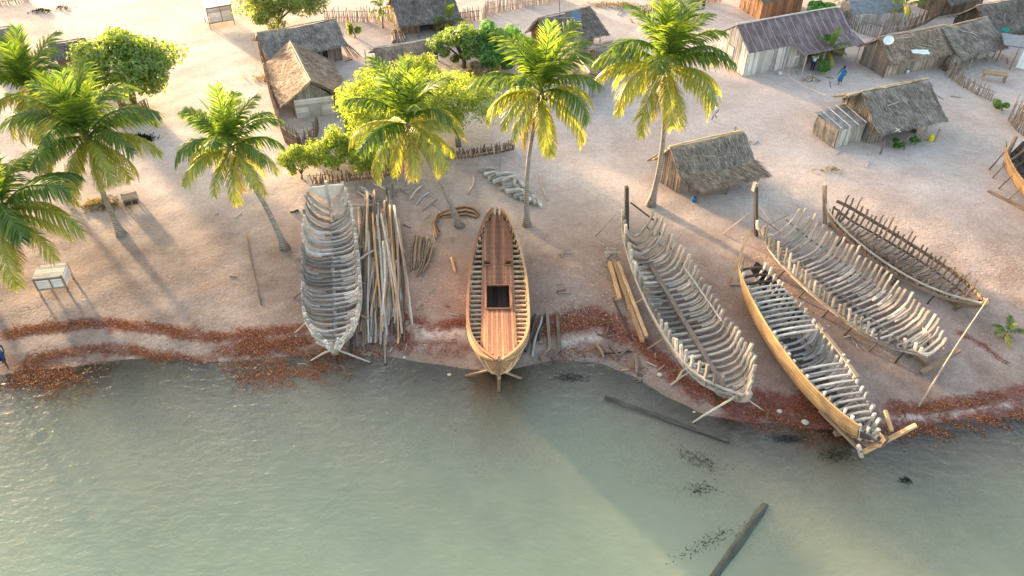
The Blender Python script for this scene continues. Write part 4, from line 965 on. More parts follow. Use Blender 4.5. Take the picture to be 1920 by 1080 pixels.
def hut(name, label, A, B, D, wh, rh, wall=W_WALL, roof=T_GREY, ridge='along', ovf=.5, ovb=.35, ovs=.35, posts=(), gable=None, front_hole=None, style='v', ridge_mat=None, strands=800, lf=None, group=HG, rf=.5, tin=False, sticks=0, cat='hut', door=None, backroof=None, C=None):
    a, b = V3(G(*A)), V3(G(*B)); e = (b-a); L = e.length; e /= L; f = Vector((-e.y, e.x, 0))
    if C: f = V3(G(*C))-a; D = f.length; f /= D
    r = thing(name, label, cat, (a+b)/2+f*D/2, group); Z_ = Vector((0, 0, 1))
    if ridge == 'along':
        rd = D*rf; tz = lambda y: rh-(rh-wh)*abs(y-rd)/(rd if y < rd else D-rd)
        gt = lambda t: tz(D*t)
        gw = gable or wall
        planks_wall(a, b, -.05, lambda t: wh, r, wall, hole=front_hole) if style == 'v' else boards_wall(a, b, 0, wh, r, wall)
        planks_wall(b, b+f*D, -.05, gt, r, gw); planks_wall(b+f*D, a+f*D, -.05, lambda t: wh, r, wall)
        planks_wall(a+f*D, a, -.05, lambda t: gt(1-t), r, gw)
        r0, r1 = a+f*rd-e*ovs+Z_*rh, b+f*rd+e*ovs+Z_*rh
        sf = (rh-wh)/rd; sb = (rh-wh)/(D-rd)
        roof_slope(r0, r1, b-f*ovf+e*ovs+Z_*(wh-min(sf,.28)*ovf), a-f*ovf-e*ovs+Z_*(wh-min(sf,.28)*ovf), r, roof, strands=strands, tin=tin, th=.03 if tin else .12)
        roof_slope(r1, r0, a+f*(D+ovb)-e*ovs+Z_*(wh-min(sb,.28)*ovb), b+f*(D+ovb)+e*ovs+Z_*(wh-min(sb,.28)*ovb), r, backroof or roof, strands=strands//2, tin=tin, th=.03 if tin else .12)
        up = .14
    else:
        gt = lambda t: rh-(rh-wh)*abs(t-.5)*2
        gw = gable or wall
        if style == 'v': planks_wall(a, b, -.05, gt, r, gw)
        else:
            boards_wall(a, b, 0, wh, r, gw); planks_wall(a+f*.02, b+f*.02, wh, lambda t: max(wh+.03, gt(t)), r, W_GREY, 'gable')
        planks_wall(b, b+f*D, -.05, lambda t: wh, r, wall); planks_wall(b+f*D, a+f*D, -.05, gt, r, wall); planks_wall(a+f*D, a, -.05, lambda t: wh, r, wall)
        m = (a+b)/2; s = (rh-wh)/(L/2); ovl = lf if lf is not None else ovs
        r0, r1 = m-f*ovf+Z_*rh, m+f*(D+ovb)+Z_*rh
        roof_slope(r1, r0, a-e*ovl-f*ovf+Z_*(wh-min(s,.28)*ovl), a-e*ovl+f*(D+ovb)+Z_*(wh-min(s,.28)*ovl), r, backroof or roof, strands=strands, tin=tin)
        roof_slope(r0, r1, b+e*ovs+f*(D+ovb)+Z_*(wh-min(s,.28)*ovs), b+e*ovs-f*ovf+Z_*(wh-min(s,.28)*ovs), r, roof, strands=strands, tin=tin)
        up = .14
    mb = MB(); mb.tube(wob(r0+Z_*up, r1+Z_*up, 5, .03), .06, 6); mb.build('ridge_pole', ridge_mat or W_POLE, r)
    for (px, py, zt) in posts:
        p = V3(G(px, py)); mb = MB(); mb.tube([p-Z_*.05, p+Z_*zt], [.06, .05], 6); mb.build('post', W_POLE, r)
    for k in range(sticks):
        u0, v0 = random.uniform(.1, .8), random.uniform(.1, .8); ed = (r1-r0)
        if ridge == 'along':
            dn = (a-f*ovf+Z_*(wh-min((rh-wh)/(D*rf),.28)*ovf))-(a+f*D*rf+Z_*rh); p = r0+ed*u0+dn*v0+Z_*.1; q = p+ed*random.uniform(-.1, .3)+dn*random.uniform(-.1, .35)
        else:
            dn = b+e*ovs+Z_*(wh-min((rh-wh)/(L/2),.28)*ovs)-(m+Z_*rh); p = r0+ed*u0+dn*v0+Z_*.1; q = p+ed*random.uniform(-.2, .2)+dn*random.uniform(-.1, .35)
        mb = MB(); mb.tube([p, q], .03, 5); mb.build('roof_pole', W_PALE, r)
    if door:
        t0, t1, hh, dm = door; c = a.lerp(b, (t0+t1)/2)-f*.05; mb = MB(); mb.box(c+Z_*hh/2, e*(L*(t1-t0)/2), f*.02, Z_*hh/2); dd = mb.build('door', dm, r)
        mb = MB()
        for s_ in (-1, 1): mb.bars([c+e*s_*(L*(t1-t0)/2+.03)-f*.02, c+e*s_*(L*(t1-t0)/2+.03)-f*.02+Z_*hh], .06, .05)
        mb.build('frame', W_GREY, dd)
    r['_ax'] = (tuple(a), tuple(b), tuple(f)); return r
random.seed(5)
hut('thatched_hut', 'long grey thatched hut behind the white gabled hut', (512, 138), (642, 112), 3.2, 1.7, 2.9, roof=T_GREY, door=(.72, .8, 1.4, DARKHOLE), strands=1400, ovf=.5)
h2 = hut('thatched_hut', 'brown thatched hut with a whitewashed board gable', (557, 222), (628, 213), 6.2, C=(524, 150), wh=1.5, rh=2.9, wall=W_WALL, roof=T_BROWN, ridge='across', ovf=.35, ovb=.3, ovs=1.3, gable=W_WHITE, style='h', lf=.7, strands=1500, sticks=6, backroof=T_BROWN, door=(.36, .66, .9, W_GREY), posts=((655, 200, 1.0), (668, 178, 1.0)))
hut('thatched_hut', 'dark thatched hut with an open porch at the top of the yard', (752, 66), (852, 54), 3.5, 1.6, 3.0, W_BROWN, T_DARK, ovf=1.0, posts=((748, 74, 1.1), (785, 72, 1.1), (820, 68, 1.1), (850, 64, 1.1)), front_hole=(.35, .6), strands=1000)
hut('thatched_hut', 'small low brown hut with a pale ridge pole in the yard', (722, 150), (805, 136), 2.6, 1.3, 2.2, W_WALL, T_BROWN, ovf=.45, ridge_mat=W_PALE, strands=800)
hut('thatched_hut', 'thatched hut with orange board wall and a blue panel on its roof', (1026, 102), (1112, 80), 2.6, 1.5, 2.9, W_BROWN, T_DARK, ovf=1.1, gable=W_ORANGE, posts=((1085, 104, .9), (1124, 90, .9)), sticks=5, strands=900, ovb=.2, C=(996, 90))
p = G(1075, 32, 2.6); 
mb = MB(); mb.box(p, Vector((.65, .2, 0)), Vector((-.12, .45, .35)), Vector((0, -.01, .02))); tag(mb.build('roof_panel', flat('blue_grey_panel', (.14, .17, .22), .3, .15), None), 'blue grey panel lying on the thatched roof with the orange wall', 'panel')
hut('thatched_hut', 'narrow hut with a lit brown roof behind the slender palm', (1078, 190), (1120, 178), 4.6, 1.4, 2.2, W_GREY, T_BROWN, 'across', .3, .3, .35, strands=800, ridge_mat=W_PALE, C=(1042, 138))
hut('plank_shed', 'low brown plank shed behind the tallest palm', (1131, 144), (1190, 130), 2.2, 1.5, 1.9, W_WALL, T_GREY, ovf=.1, strands=500, cat='shed', C=(1104, 122))
hut('thatched_hut', 'low thatched hut behind the grey tarp shelter at the top edge', (1598, 16), (1672, 2), 3.0, 1.5, 2.7, W_WALL, T_BROWN, ovf=.6, sticks=3, strands=700)
hut('thatched_hut', 'small thatched hut at the very top between the fences and the corner hut', (1765, 30), (1838, 14), 3.0, 1.5, 2.7, W_BROWN, T_DARK, ovf=.5, sticks=3, strands=700)
# tin roofed house
h8 = hut('tin_roofed_house', 'whitewashed board house with a rusty tin roof and open porch', (1393, 143), (1580, 106), 3.9, 2.2, 3.7, W_WHITE, TIN, gable=W_WHITE, ovf=.25, ovs=.12, tin=True, ridge_mat=W_WHITE, cat='house', front_hole=(.60, .98), C=(1341, 109))
a, b, f = map(Vector, h8['_ax']); e = (b-a).normalized(); L8 = (b-a).length; Z_ = Vector((0, 0, 1))
roof_slope(a+e*L8*.42-f*.1+Z_*2.2, b+e*.3-f*.1+Z_*2.2, b+e*.3-f*1.7+Z_*1.75, a+e*L8*.42-f*1.7+Z_*1.75, h8, TIN, .03, tin=True, name='porch_roof')
for t in (.46, .64, 1.0): mb = MB(); p = a+e*L8*t-f*1.55; mb.tube([p-Z_*.1, p+Z_*1.78], .06, 6); mb.build('post', W_PALE, h8)
mb = MB(); p = a+e*L8*.32-f*1.5; mb.tube([p-Z_*.1, p+Z_*1.4], .05, 6); mb.tube([p+Z_*1.4, p+Z_*1.75+e*.7], .04, 6); mb.build('post', W_PALE, h8)
for t in (.28, .55):
    mb = MB(); p = a+e*L8*t-f*.07; mb.bars([p, p+Z_*2.1], .07, .05); mb.build('batten', W_PALE, h8)
f = (Vector(h8['_ax'][2])); c = a+f*2.2-e*.06; mb = MB(); mb.box(c+Z_*.95, f*.4, e*.02, Z_*.93); d_ = mb.build('door', W_WHITE, h8)
mb = MB(); [mb.bars([c+f*s_*.44-e*.02, c+f*s_*.44-e*.02+Z_*1.9], .07, .05, f) for s_ in (-1, 1)]; mb.bars([c-f*.44-e*.03+Z_*1.88, c+f*.44-e*.03+Z_*1.88], .05, .07); mb.bars([c-f*.38-e*.03+Z_*1.0, c+f*.38-e*.03+Z_*1.0], .04, .08); mb.build('frame', W_GREY, d_)
mb = MB(); mb.bars([a-e*.08, a-e*.08+f*3.9], .1, .16); mb.build('sill_beam', W_BROWN, h8)
planks_wall(a+e*L8*.6+f*1.2, b+f*1.2, 0, lambda t: 2.2, h8, DARKHOLE)  # near-black backing gives the porch its shade by colour
hut('plank_shed', 'brown plank shed with thatch at the top edge, left of the tin roofed house', (1424, 38), (1500, 22), 3.2, 1.9, 2.8, W_ORANGE, T_DARK, strands=500, gable=W_ORANGE, ovf=.2, cat='shed', C=(1386, 14))
hut('thatched_hut', 'stake walled hut with patched thatch and a white dish on its roof', (1656, 145), (1768, 122), 3.4, 1.5, 2.9, W_WALL, T_BROWN, ovf=.3, sticks=8, strands=1100, gable=W_WALL, C=(1611, 119))
hut('thatched_hut', 'thatched hut joined behind the one with the white dish', (1778, 125), (1852, 104), 3.4, 1.4, 2.8, W_GREY, T_GREY, ovf=.9, sticks=3, strands=900, posts=((1815, 130, 1.0), (1862, 108, 1.0)), front_hole=(.3, .7))
hut('thatched_hut', 'dark thatched hut in the top right corner', (1842, 82), (1945, 58), 3.6, 1.3, 2.9, W_DARK, T_DARK, ovf=.8, sticks=4, strands=1000)
h12 = hut('thatched_house', 'big grey thatched house with a sunlit-coloured straw ridge in the open sand', (1628, 270), (1738, 246), 4.3, 1.65, 3.15, W_WALL, T_GREY, ovf=.8, sticks=3, strands=1500, ridge_mat=T_EDGE, front_hole=(.25, .8), posts=((1650, 290, 1.1), (1695, 280, 1.1), (1752, 266, 1.1)), cat='house', gable=W_PALE, ovb=.6, C=(1568, 222))
a, b, f = map(Vector, h12['_ax']); e = (b-a).normalized()
planks_wall(a+f*.9, b+f*.9, 0, lambda t: 1.5, h12, DARKHOLE)  # dark sheet painted in for the shade under the front eave
mb = MB(); p0 = a+f*2.15-e*.2+Z_*3.2; mb.tube([p0, p0-e*1.4-Z_*.05], .05, 6); mb.build('ridge_extension', W_PALE, h12)
roof_slope(a+f*2.15-e*1.0+Z_*3.1, a+f*2.15-e*.3+Z_*3.1, a+f*3.9-e*.3+Z_*2.0, a+f*3.9-e*1.0+Z_*2.0, h12, T_EDGE, strands=300, name='sunlit_straw_edge')
# annex shack of tarpaulin and boards
sa, sb, sc_ = V3(G(1563, 278)), V3(G(1612, 264)), V3(G(1524, 250)); t = thing('tarp_shack', 'patched lean-to shack of boards and tarp beside the big thatched house', 'shack', sa.lerp(sb, .5)); fd = sc_-sa
planks_wall(sa, sb, 0, lambda t_: 1.5, t, W_GREY); planks_wall(sb, sb+fd, 0, lambda t_: 1.6, t, W_GREY); planks_wall(sb+fd, sa+fd, 0, lambda t_: 1.7, t, W_GREY)
mb = MB(); mb.grid([[sa+fd*(i/10)-e*.06+Z_*.05+e*(.05*math.sin(i*2.2)), sa+fd*(i/10)-e*.1+Z_*.8+e*(.08*math.sin(i*1.7)), sa+fd*(i/10)-e*.04+Z_*1.5] for i in range(11)]); mb.build('tarp_wall', flat('brown_sacking', (.26, .21, .17), .9, .35), t)
mb = MB(); u_ = (sb-sa); mb.grid([[sa-u_*.08+u_*(1.16*i/8)+fd*(-.06+1.15*j/6)+Z_*(1.55+.14*j/6+random.uniform(-.04, .05)) for j in range(7)] for i in range(9)]); mb.build('tarp_roof', TARP, t)
for k in range(4): mb = MB(); mb.tube([sa+u_*(k*.3)+fd*-.1+Z_*1.68, sa+u_*(k*.3+.1)+fd*1.1+Z_*1.83], .035, 5); mb.build('roof_pole', W_GREY, t)
for k, q in enumerate(((1615, 262), (1640, 288))): pass
hut('thatched_hut', 'thatched hut with a sunlit-coloured straw ridge nearest the beach beside the tallest palm', (1272, 363), (1395, 333), 2.9, 1.3, 2.9, W_WALL, T_GREY, ovf=.3, ovs=.25, ridge_mat=T_EDGE, strands=1900, sticks=4, gable=W_WALL, backroof=T_EDGE, C=(1227, 334))
h13 = bpy.data.objects['thatched_hut.%03d' % (len([o for o in bpy.data.objects if o.name.startswith('thatched_hut')])-1)]
a, b, f = map(Vector, h13['_ax']); e = (b-a).normalized(); fo = Vector((e.y, -e.x, 0))
roof_slope(a-e*.15+fo*.15+Z_*1.42, b+e*.3+fo*.15+Z_*1.42, b+e*.35+fo*1.35+Z_*.98, a+e*.35+fo*1.35+Z_*.98, h13, T_BROWN, strands=1100, name='porch_roof', sl=.6)
for t in (.1, .55, 1.0): mb = MB(); p = a.lerp(b, t)+fo*1.3; mb.tube([p-Z_*.05, p+Z_*1.0], [.06, .05], 6); mb.build('post', W_POLE, h13)
# open awning at the right edge
c = G(1905, 130); t = thing('awning', 'flat roofed open awning over a white cloth at the right edge', 'awning', V3(c)); 
for q in ((1868, 115), (1893, 130), (1920, 118), (1950, 128)): mb = MB(); p = V3(G(*q)); mb.tube([p, p+Z_*1.9], .06, 6); mb.build('post', W_POLE, t)
p0, p1 = V3(G(1866, 118)), V3(G(1960, 132)); d = p1-p0; n_ = Vector((-d.y, d.x, 0)).normalized(); mb = MB(); mb.box((p0+p1)/2+n_*.6+Z_*1.95, d*.52, n_*1.5, Z_*.05); mb.build('roof', TARP, t)
mb = MB(); mb.grid([[V3(G(1902, 132))+d*(.3*i/6)+n_*(.08*math.sin(i*2))+Z_*(.25+1.6*j/4) for j in range(5)] for i in range(7)]); mb.build('hanging_cloth', CLOTH_WHITE, t)
hut('grey_hut', 'low grey walled hut at the far left behind the palms', (-30, 118), (30, 112), 3, 1.4, 2.2, W_GREY, T_GREY, strands=400); hut('grey_hut', 'small dark grey hut hidden behind the round tree', (118, 140), (170, 132), 2.2, 1.5, 2.2, W_BROWN, T_DARK, strands=400, ovf=.2)
# tarp tent
c = V3(G(1640, 60)); t = thing('tarp_tent', 'grey tarp shelter among the stick fences at the top right', 'shelter', c)
a, b = V3(G(1592, 48)), V3(G(1690, 42)); d = b-a; f = Vector((-d.y, d.x, 0)).normalized(); mb = MB()
mb.grid([[a+d*(i/10)+f*q+Z_*(z+random.uniform(-.07, .05)) for q, z in ((0, 1.0), (1.2, 2.0), (2.4, 2.1), (3.6, 1.1))] for i in range(11)]); mb.build('cover', TARP, t); planks_wall(a, b, 0, lambda q: 1.0, t, W_GREY)
planks_wall(a+f*3.5, a, 0, lambda q: 1.0+.9*math.sin(PI*q), t, W_GREY); planks_wall(b, b+f*3.5, 0, lambda q: 1.0+.9*math.sin(PI*q), t, W_GREY)

# ------------------------------------------------------------------ fences
FG = 'stick fences around the yards'
def fence(label, pts, h, mat=W_WALL, gap=.1, jit=.25, lean=.1, name='stick_fence', rails=(.35, .8), r=.04):
    P = [V3(G(*p)) for p in pts]; t = thing(name, label, 'fence', P[0].lerp(P[-1], .5), FG); mb = MB(); rl = [MB() for _ in rails]
    for a, b in zip(P[:-1], P[1:]):
        d = b-a; n = max(2, int(d.length/gap))
        for i in range(n):
            p = a+d*((i+random.uniform(-.3, .3))/n); hh = h*(1+random.uniform(-jit, jit)); p.z = GZ(p)-.05
            q = p+Vector((random.uniform(-lean, lean), random.uniform(-lean, lean), hh)); mb.tube([p, p.lerp(q, .5)+Vector((random.uniform(-.02, .02), 0, 0)), q], [r*random.uniform(.8, 1.4), r, r*.7], 5)
        for m_, z in zip(rl, rails): m_.tube(wob(a+Vector((0, -.05, h*z)), b+Vector((0, -.05, h*z)), 4, .03), .03, 5)
    mb.build('stakes', mat, t)
    for m_ in rl: m_.build('rail', W_POLE, t)
    return t
fence('tall dark stick fence running along the street beside the white gabled hut', [(490, 104), (501, 150), (517, 215), (536, 268), (562, 286)], 1.6, W_BROWN, .11)
fence('ragged stick corner fence in front of the white gable', [(552, 270), (575, 272), (592, 262), (598, 240)], 1.1, W_WALL, .09, .35, .2)
fence('brushwood fence behind the knee timber stack', [(835, 300), (880, 296), (935, 288), (965, 280)], .75, W_BROWN, .07, .3, .25)
fence('low dark fence behind the grey hull transom', [(585, 345), (640, 340), (700, 335), (760, 322)], .8, W_BROWN, .1, .3, .2)
fence('pale stick fence closing the top yard, left of the dark porch hut', [(610, 42), (660, 40), (700, 42), (740, 36)], 1.3, W_WALL, .14)
fence('pale stake fence right of the dark porch hut', [(850, 45), (880, 40), (900, 38)], 1.2, W_WALL, .12)
fence('tall pale palisade at the top middle', [(905, 38), (920, 25), (990, 12), (1060, 0)], 1.4, W_PALE, .11)
fence('plank fence at the top behind the tallest palm crown', [(1225, 15), (1290, 12), (1355, 2)], 1.4, W_WALL, .13)
fence('tall ragged palisade in front of the grey tarp shelter', [(1575, 38), (1610, 62), (1650, 72), (1668, 60), (1700, 58)], 1.4, W_GREY, .13, .3, .15)
fence('ragged palisade behind the hut with the white dish', [(1700, 58), (1735, 45), (1765, 28)], 1.4, W_BROWN, .12, .3, .15)
fence('long stick fence from the dish hut toward the right edge', [(1772, 140), (1800, 160), (1830, 178), (1860, 190)], .95, W_WALL, .1, .3, .2)
fence('brush fence bundle beside the dish hut corner', [(1762, 128), (1785, 142), (1800, 138)], .9, W_BROWN, .07, .4, .3)
fence('tall leaning stick fence at the right edge', [(1890, 225), (1905, 245), (1930, 262)], 1.9, W_WALL, .1, .2, .3)
fence('pale fence at the very top right corner', [(1755, 12), (1790, 4), (1830, -6)], 1.2, W_PALE, .14)
fence('grey wall of sticks at the top left corner', [(-20, 12), (30, 8), (60, 2)], 1.2, W_GREY, .12)
fence('low fence of sticks by the rubbish heap at the top', [(1195, 25), (1230, 22), (1245, 10)], .8, W_BROWN, .16)
# brown stick pen under the round tree
fence('small brown stick pen under the round tree', [(228, 212), (255, 224), (282, 208)], 1.15, W_ORANGE, .08, .1, .05, 'stick_pen', (.15, .5, .9))

# ------------------------------------------------------------------ slatted boxes
def slat_box(label, A, B, D, h, legs=.35, mat=W_WHITE, name='slatted_box'):
    a, b = V3(G(*A)), V3(G(*B)); e = b-a; L = e.length; e /= L; f = Vector((-e.y, e.x, 0)); t = thing(name, label, 'box', (a+b)/2+f*D/2, 'white slatted boxes')
    cs = [a, b, b+f*D, a+f*D]
    for p in cs: mb = MB(); mb.bars([p-Z_*.03, p+Z_*(h+.06)], .08, .08, e); mb.build('leg', W_POLE, t)
    for p, q in zip(cs, cs[1:]+cs[:1]):
        boards_wall(p.lerp(q, .04)+Z_*0, p.lerp(q, .96), legs, h, t, mat, 'side_panel', .22)
    mb = MB(); n = 6
    for i in range(n): mb.box(a+f*(D*(i+.5)/n)+e*L/2+Z_*(h+.02), e*(L/2+.05), f*(D/n/2-.01), Z_*.02)
    mb.build('lid', mat, t)
    mb = MB()
    for tt in (.0, .55, 1): mb.bars([a+e*L*tt-f*.06+Z_*legs, a+e*L*tt-f*.06+Z_*h], .06, .04, e)
    for zz in (legs, h-.03): mb.bars([a-f*.07+Z_*zz, b-f*.07+Z_*zz], .05, .07)
    mb.build('front_rail', W_POLE, t)
slat_box('white slatted box on legs under the left edge palm', (76, 552), (128, 546), 1.2, 1.05)
slat_box('white slatted stall on legs on the street at the top', (395, 54), (440, 46), 2.0, 1.9, .5)
slat_box('small dark wooden rack behind the big dark green palm', (236, 392), (262, 386), .8, .6, .2, W_DARK, 'wooden_rack')

# ------------------------------------------------------------------ small things in the village
random.seed(9)
c = G(1664, 82, 2.75); t = thing('satellite_dish', 'round white dish on the patched thatched roof', 'dish', c)
mb = MB(); nrm = Vector((-.35, -.6, .7)).normalized(); u_ = nrm.orthogonal().normalized(); v_ = nrm.cross(u_)
mb.grid([[c+Z_*.25+(u_*math.cos(k*PI/8)+v_*math.sin(k*PI/8))*rr*.42+nrm*(rr*rr*.12) for rr in (0.01, .4, .75, 1)] for k in range(17)]); mb.build('reflector', PLASTIC_W, t, True)
mb = MB(); mb.tube([c-Z_*.3, c+Z_*.25], .03, 6); mb.build('mast', IRON, t)
c = GP(1744, 264); t = thing('jerrycan', 'bright yellow jerrycan on the sand at the big thatched house', 'jerrycan', c)
mb = MB(); mb.tube([c, c+Z_*.06, c+Z_*.38, c+Z_*.48, c+Z_*.5], [.15, .2, .2, .14, .05], 8); mb.build('body', YELLOW, t); mb = MB(); mb.tube([c+Z_*.5+Vector((-.1, 0, 0)), c+Z_*.56, c+Z_*.5+Vector((.1, 0, 0))], .025, 6); mb.build('handle', YELLOW, t)
# teal washing on the corner hut, white sheet scraps
def cloth(label, px, py, z, w_, h_, mat):
    c = G(px, py, z); mb = MB(); mb.grid([[c+Vector((w_*(i/6-.5), -.02+.06*math.sin(i*1.9+j), -h_*j/4)) for j in range(5)] for i in range(7)]); tag(mb.build('hanging_cloth', mat, None, True), label, 'cloth')
cloth('teal cloth hanging at the eave of the dark corner hut', 1886, 52, 1.6, .8, .5, TEAL)
mb = MB(); c = G(1725, 100, 2.2); mb.grid([[c+Vector((-.7+1.4*i/7, -.25+.5*j/4, .15*(j/4)+random.uniform(0, .12))) for j in range(5)] for i in range(8)]); tag(mb.build('plastic_sheet', PLASTIC_W, None, True), 'crumpled white plastic sheet on the patched thatched roof', 'sheet')
for k, (px, py) in enumerate(((1680, 232), (1672, 226))):
    pass
mb = MB(); c = G(1683, 245, 1.75); mb.bars([c+Vector((-.2, -.12, 0)), c+Vector((.2, .12, .1))], .05, .04); mb.bars([c+Vector((.12, -.2, 0)), c+Vector((-.1, .2, .12))], .05, .04); tag(mb.build('roof_sticks', W_WHITE, None), 'two crossed white sticks on the big thatched roof', 'stick')
mb = MB(); q = [G(1640+dx, 160+dy, 3.3) for dx, dy in ((0, -7), (12, 0), (2, 7), (-10, 1))]
# mats and rubbish heaps
def heap(label, px, py, rx, ry, n, sz, mat, cat='rubbish heap', name='rubbish_heap'):
    c = G(px, py); k = rng.normal(0, .5, (n, 2)); P = np.stack([c.x+k[:, 0]*rx, c.y+k[:, 1]*ry, np.maximum(0, .25*(1-k[:, 0]**2-k[:, 1]**2))*rng.uniform(.1, 1, n)], 1)
    o = flakes(name, P, sz, mat, .8, .35, .02, origin=(c.x, c.y, 0)); o['kind'] = 'stuff'; tag(o, label, cat)
heap('scattered dark rubbish on the sand at the top middle', 1150, 10, 2.6, .8, 320, .14, L_DRY)
heap('small dark heap of husks on the bright sand at the top left', 80, 22, 1.0, .5, 200, .12, L_WEED); heap('second dark patch of husks on the top left sand', 116, 16, .7, .4, 120, .1, L_WEED)
heap('twigs lying on the sand street left of the stick fence', 495, 148, 1.2, .5, 60, .18, L_DRY); heap('heap of brush by the round tree pen', 262, 262, .9, .6, 260, .16, L_WEED)
heap('brown heap of coconut husks under the big dark green palm', 190, 385, 1.2, .7, 500, .14, L_DRY); heap('loose twigs on the sand below the big thatched house', 1555, 320, 1, .4, 60, .12, L_DRY)
heap('pale offcuts at the porch of the tin roofed house', 1520, 150, .8, .4, 50, .2, L_CHIP)
# stacked logs & brush in yard
for k in range(9): log((735+k*2.5, 58+k*.6), (728+k*3+8, 82-k*.4), .09, W_POLE, 'short log in the small stack beside the porch hut yard', 'logs stacked in the top yard', .08*(k % 3))
for k in range(10): 
    a_ = G(640+k*1.5, 78+k*.7, 1.0-.03*k); b_ = V3(G(655+k*2.6, 112-k*.6)); mb = MB(); mb.tube(wob(a_, b_, 4, .05), .035, 5); tag(mb.build('leaning_pole', W_POLE, None), 'thin pole leaning on the end of the long grey thatched hut', 'pole', 'poles leaning at the grey thatched hut')
pole('yard_post', 'thin upright post standing alone in the yard', 'post', (688, 132), (684, 92), .04, W_POLE, None, 0, HGT((688, 132), 92))
pole('antenna_pole', 'thin dark mast behind the hut with the blue panel', 'pole', (1050, 30), (1048, -10), .03, W_DARK, None, 0, 2.2)
for px, py, m_, lb in ((1600, 262, TEAL, 'teal bucket between the shack and the big thatched house'), (1462, 140, PLASTIC_W, 'white bucket in front of the whitewashed wall'), (1300, 378, BLUE, 'blue bucket in front of the hut with the sunlit-coloured straw ridge'), (690, 152, YELLOW, 'yellow bucket beside the person in black'), (1700, 138, PLASTIC_W, 'white bucket in front of the hut with the white dish')):
    c = GP(px, py); t = thing('bucket', lb, 'bucket', c, 'buckets in the village'); mb = MB(); mb.tube([c, c+Z_*.3], [.12, .17], 10); mb.build('pail', m_, t, True)
    mb = MB(); mb.tube([c+Vector((.17*math.cos(PI*k/6), 0, .3+.14*math.sin(PI*k/6))) for k in range(7)], .012, 5); mb.build('handle', IRON, t)
for k in range(26):
    px, py = random.choice(((1500, 150), (1640, 120), (1720, 60), (1850, 120), (1160, 20), (700, 110), (1420, 250), (1600, 300), (1780, 180), (1100, 130))); px += random.gauss(0, 30); py += random.gauss(0, 12)
    an = random.uniform(0, PI); log((px, py), (px+random.uniform(8, 22)*math.cos(an), py+12*math.sin(an)), random.uniform(.03, .05), random.choice([W_POLE, W_BROWN, W_PALE]), 'small loose stick lying on the sand between the village huts', 'loose sticks in the village', 0, .04, 'loose_stick', 4)
# rope from porch to big house
a_, b_ = G(1452, 118, 1.5), G(1548, 178, 3.2); mb = MB(); mb.tube([a_.lerp(b_, k/10)-Z_*(.35*math.sin(PI*k/10)) for k in range(11)], .012, 5); tag(mb.build('clothes_line', W_POLE, None), 'long thin line from the tin roofed house to the big thatched house', 'line')
c = V3(G(1860, 152)); t = thing('table', 'low pale wooden table behind the right stick fence', 'table', c)
mb = MB(); mb.box(c+Z_*.7, Vector((.9, -.3, 0)), Vector((.15, .4, 0)), Z_*.04); mb.build('top', W_TAN, t)
for dx, dy in ((-.8, .1), (.8, -.4), (-.65, .5), (.9, .0)): mb = MB(); mb.bars([c+Vector((dx, dy, 0)), c+Vector((dx, dy, .66))], .07, .07); mb.build('leg', W_POLE, t)

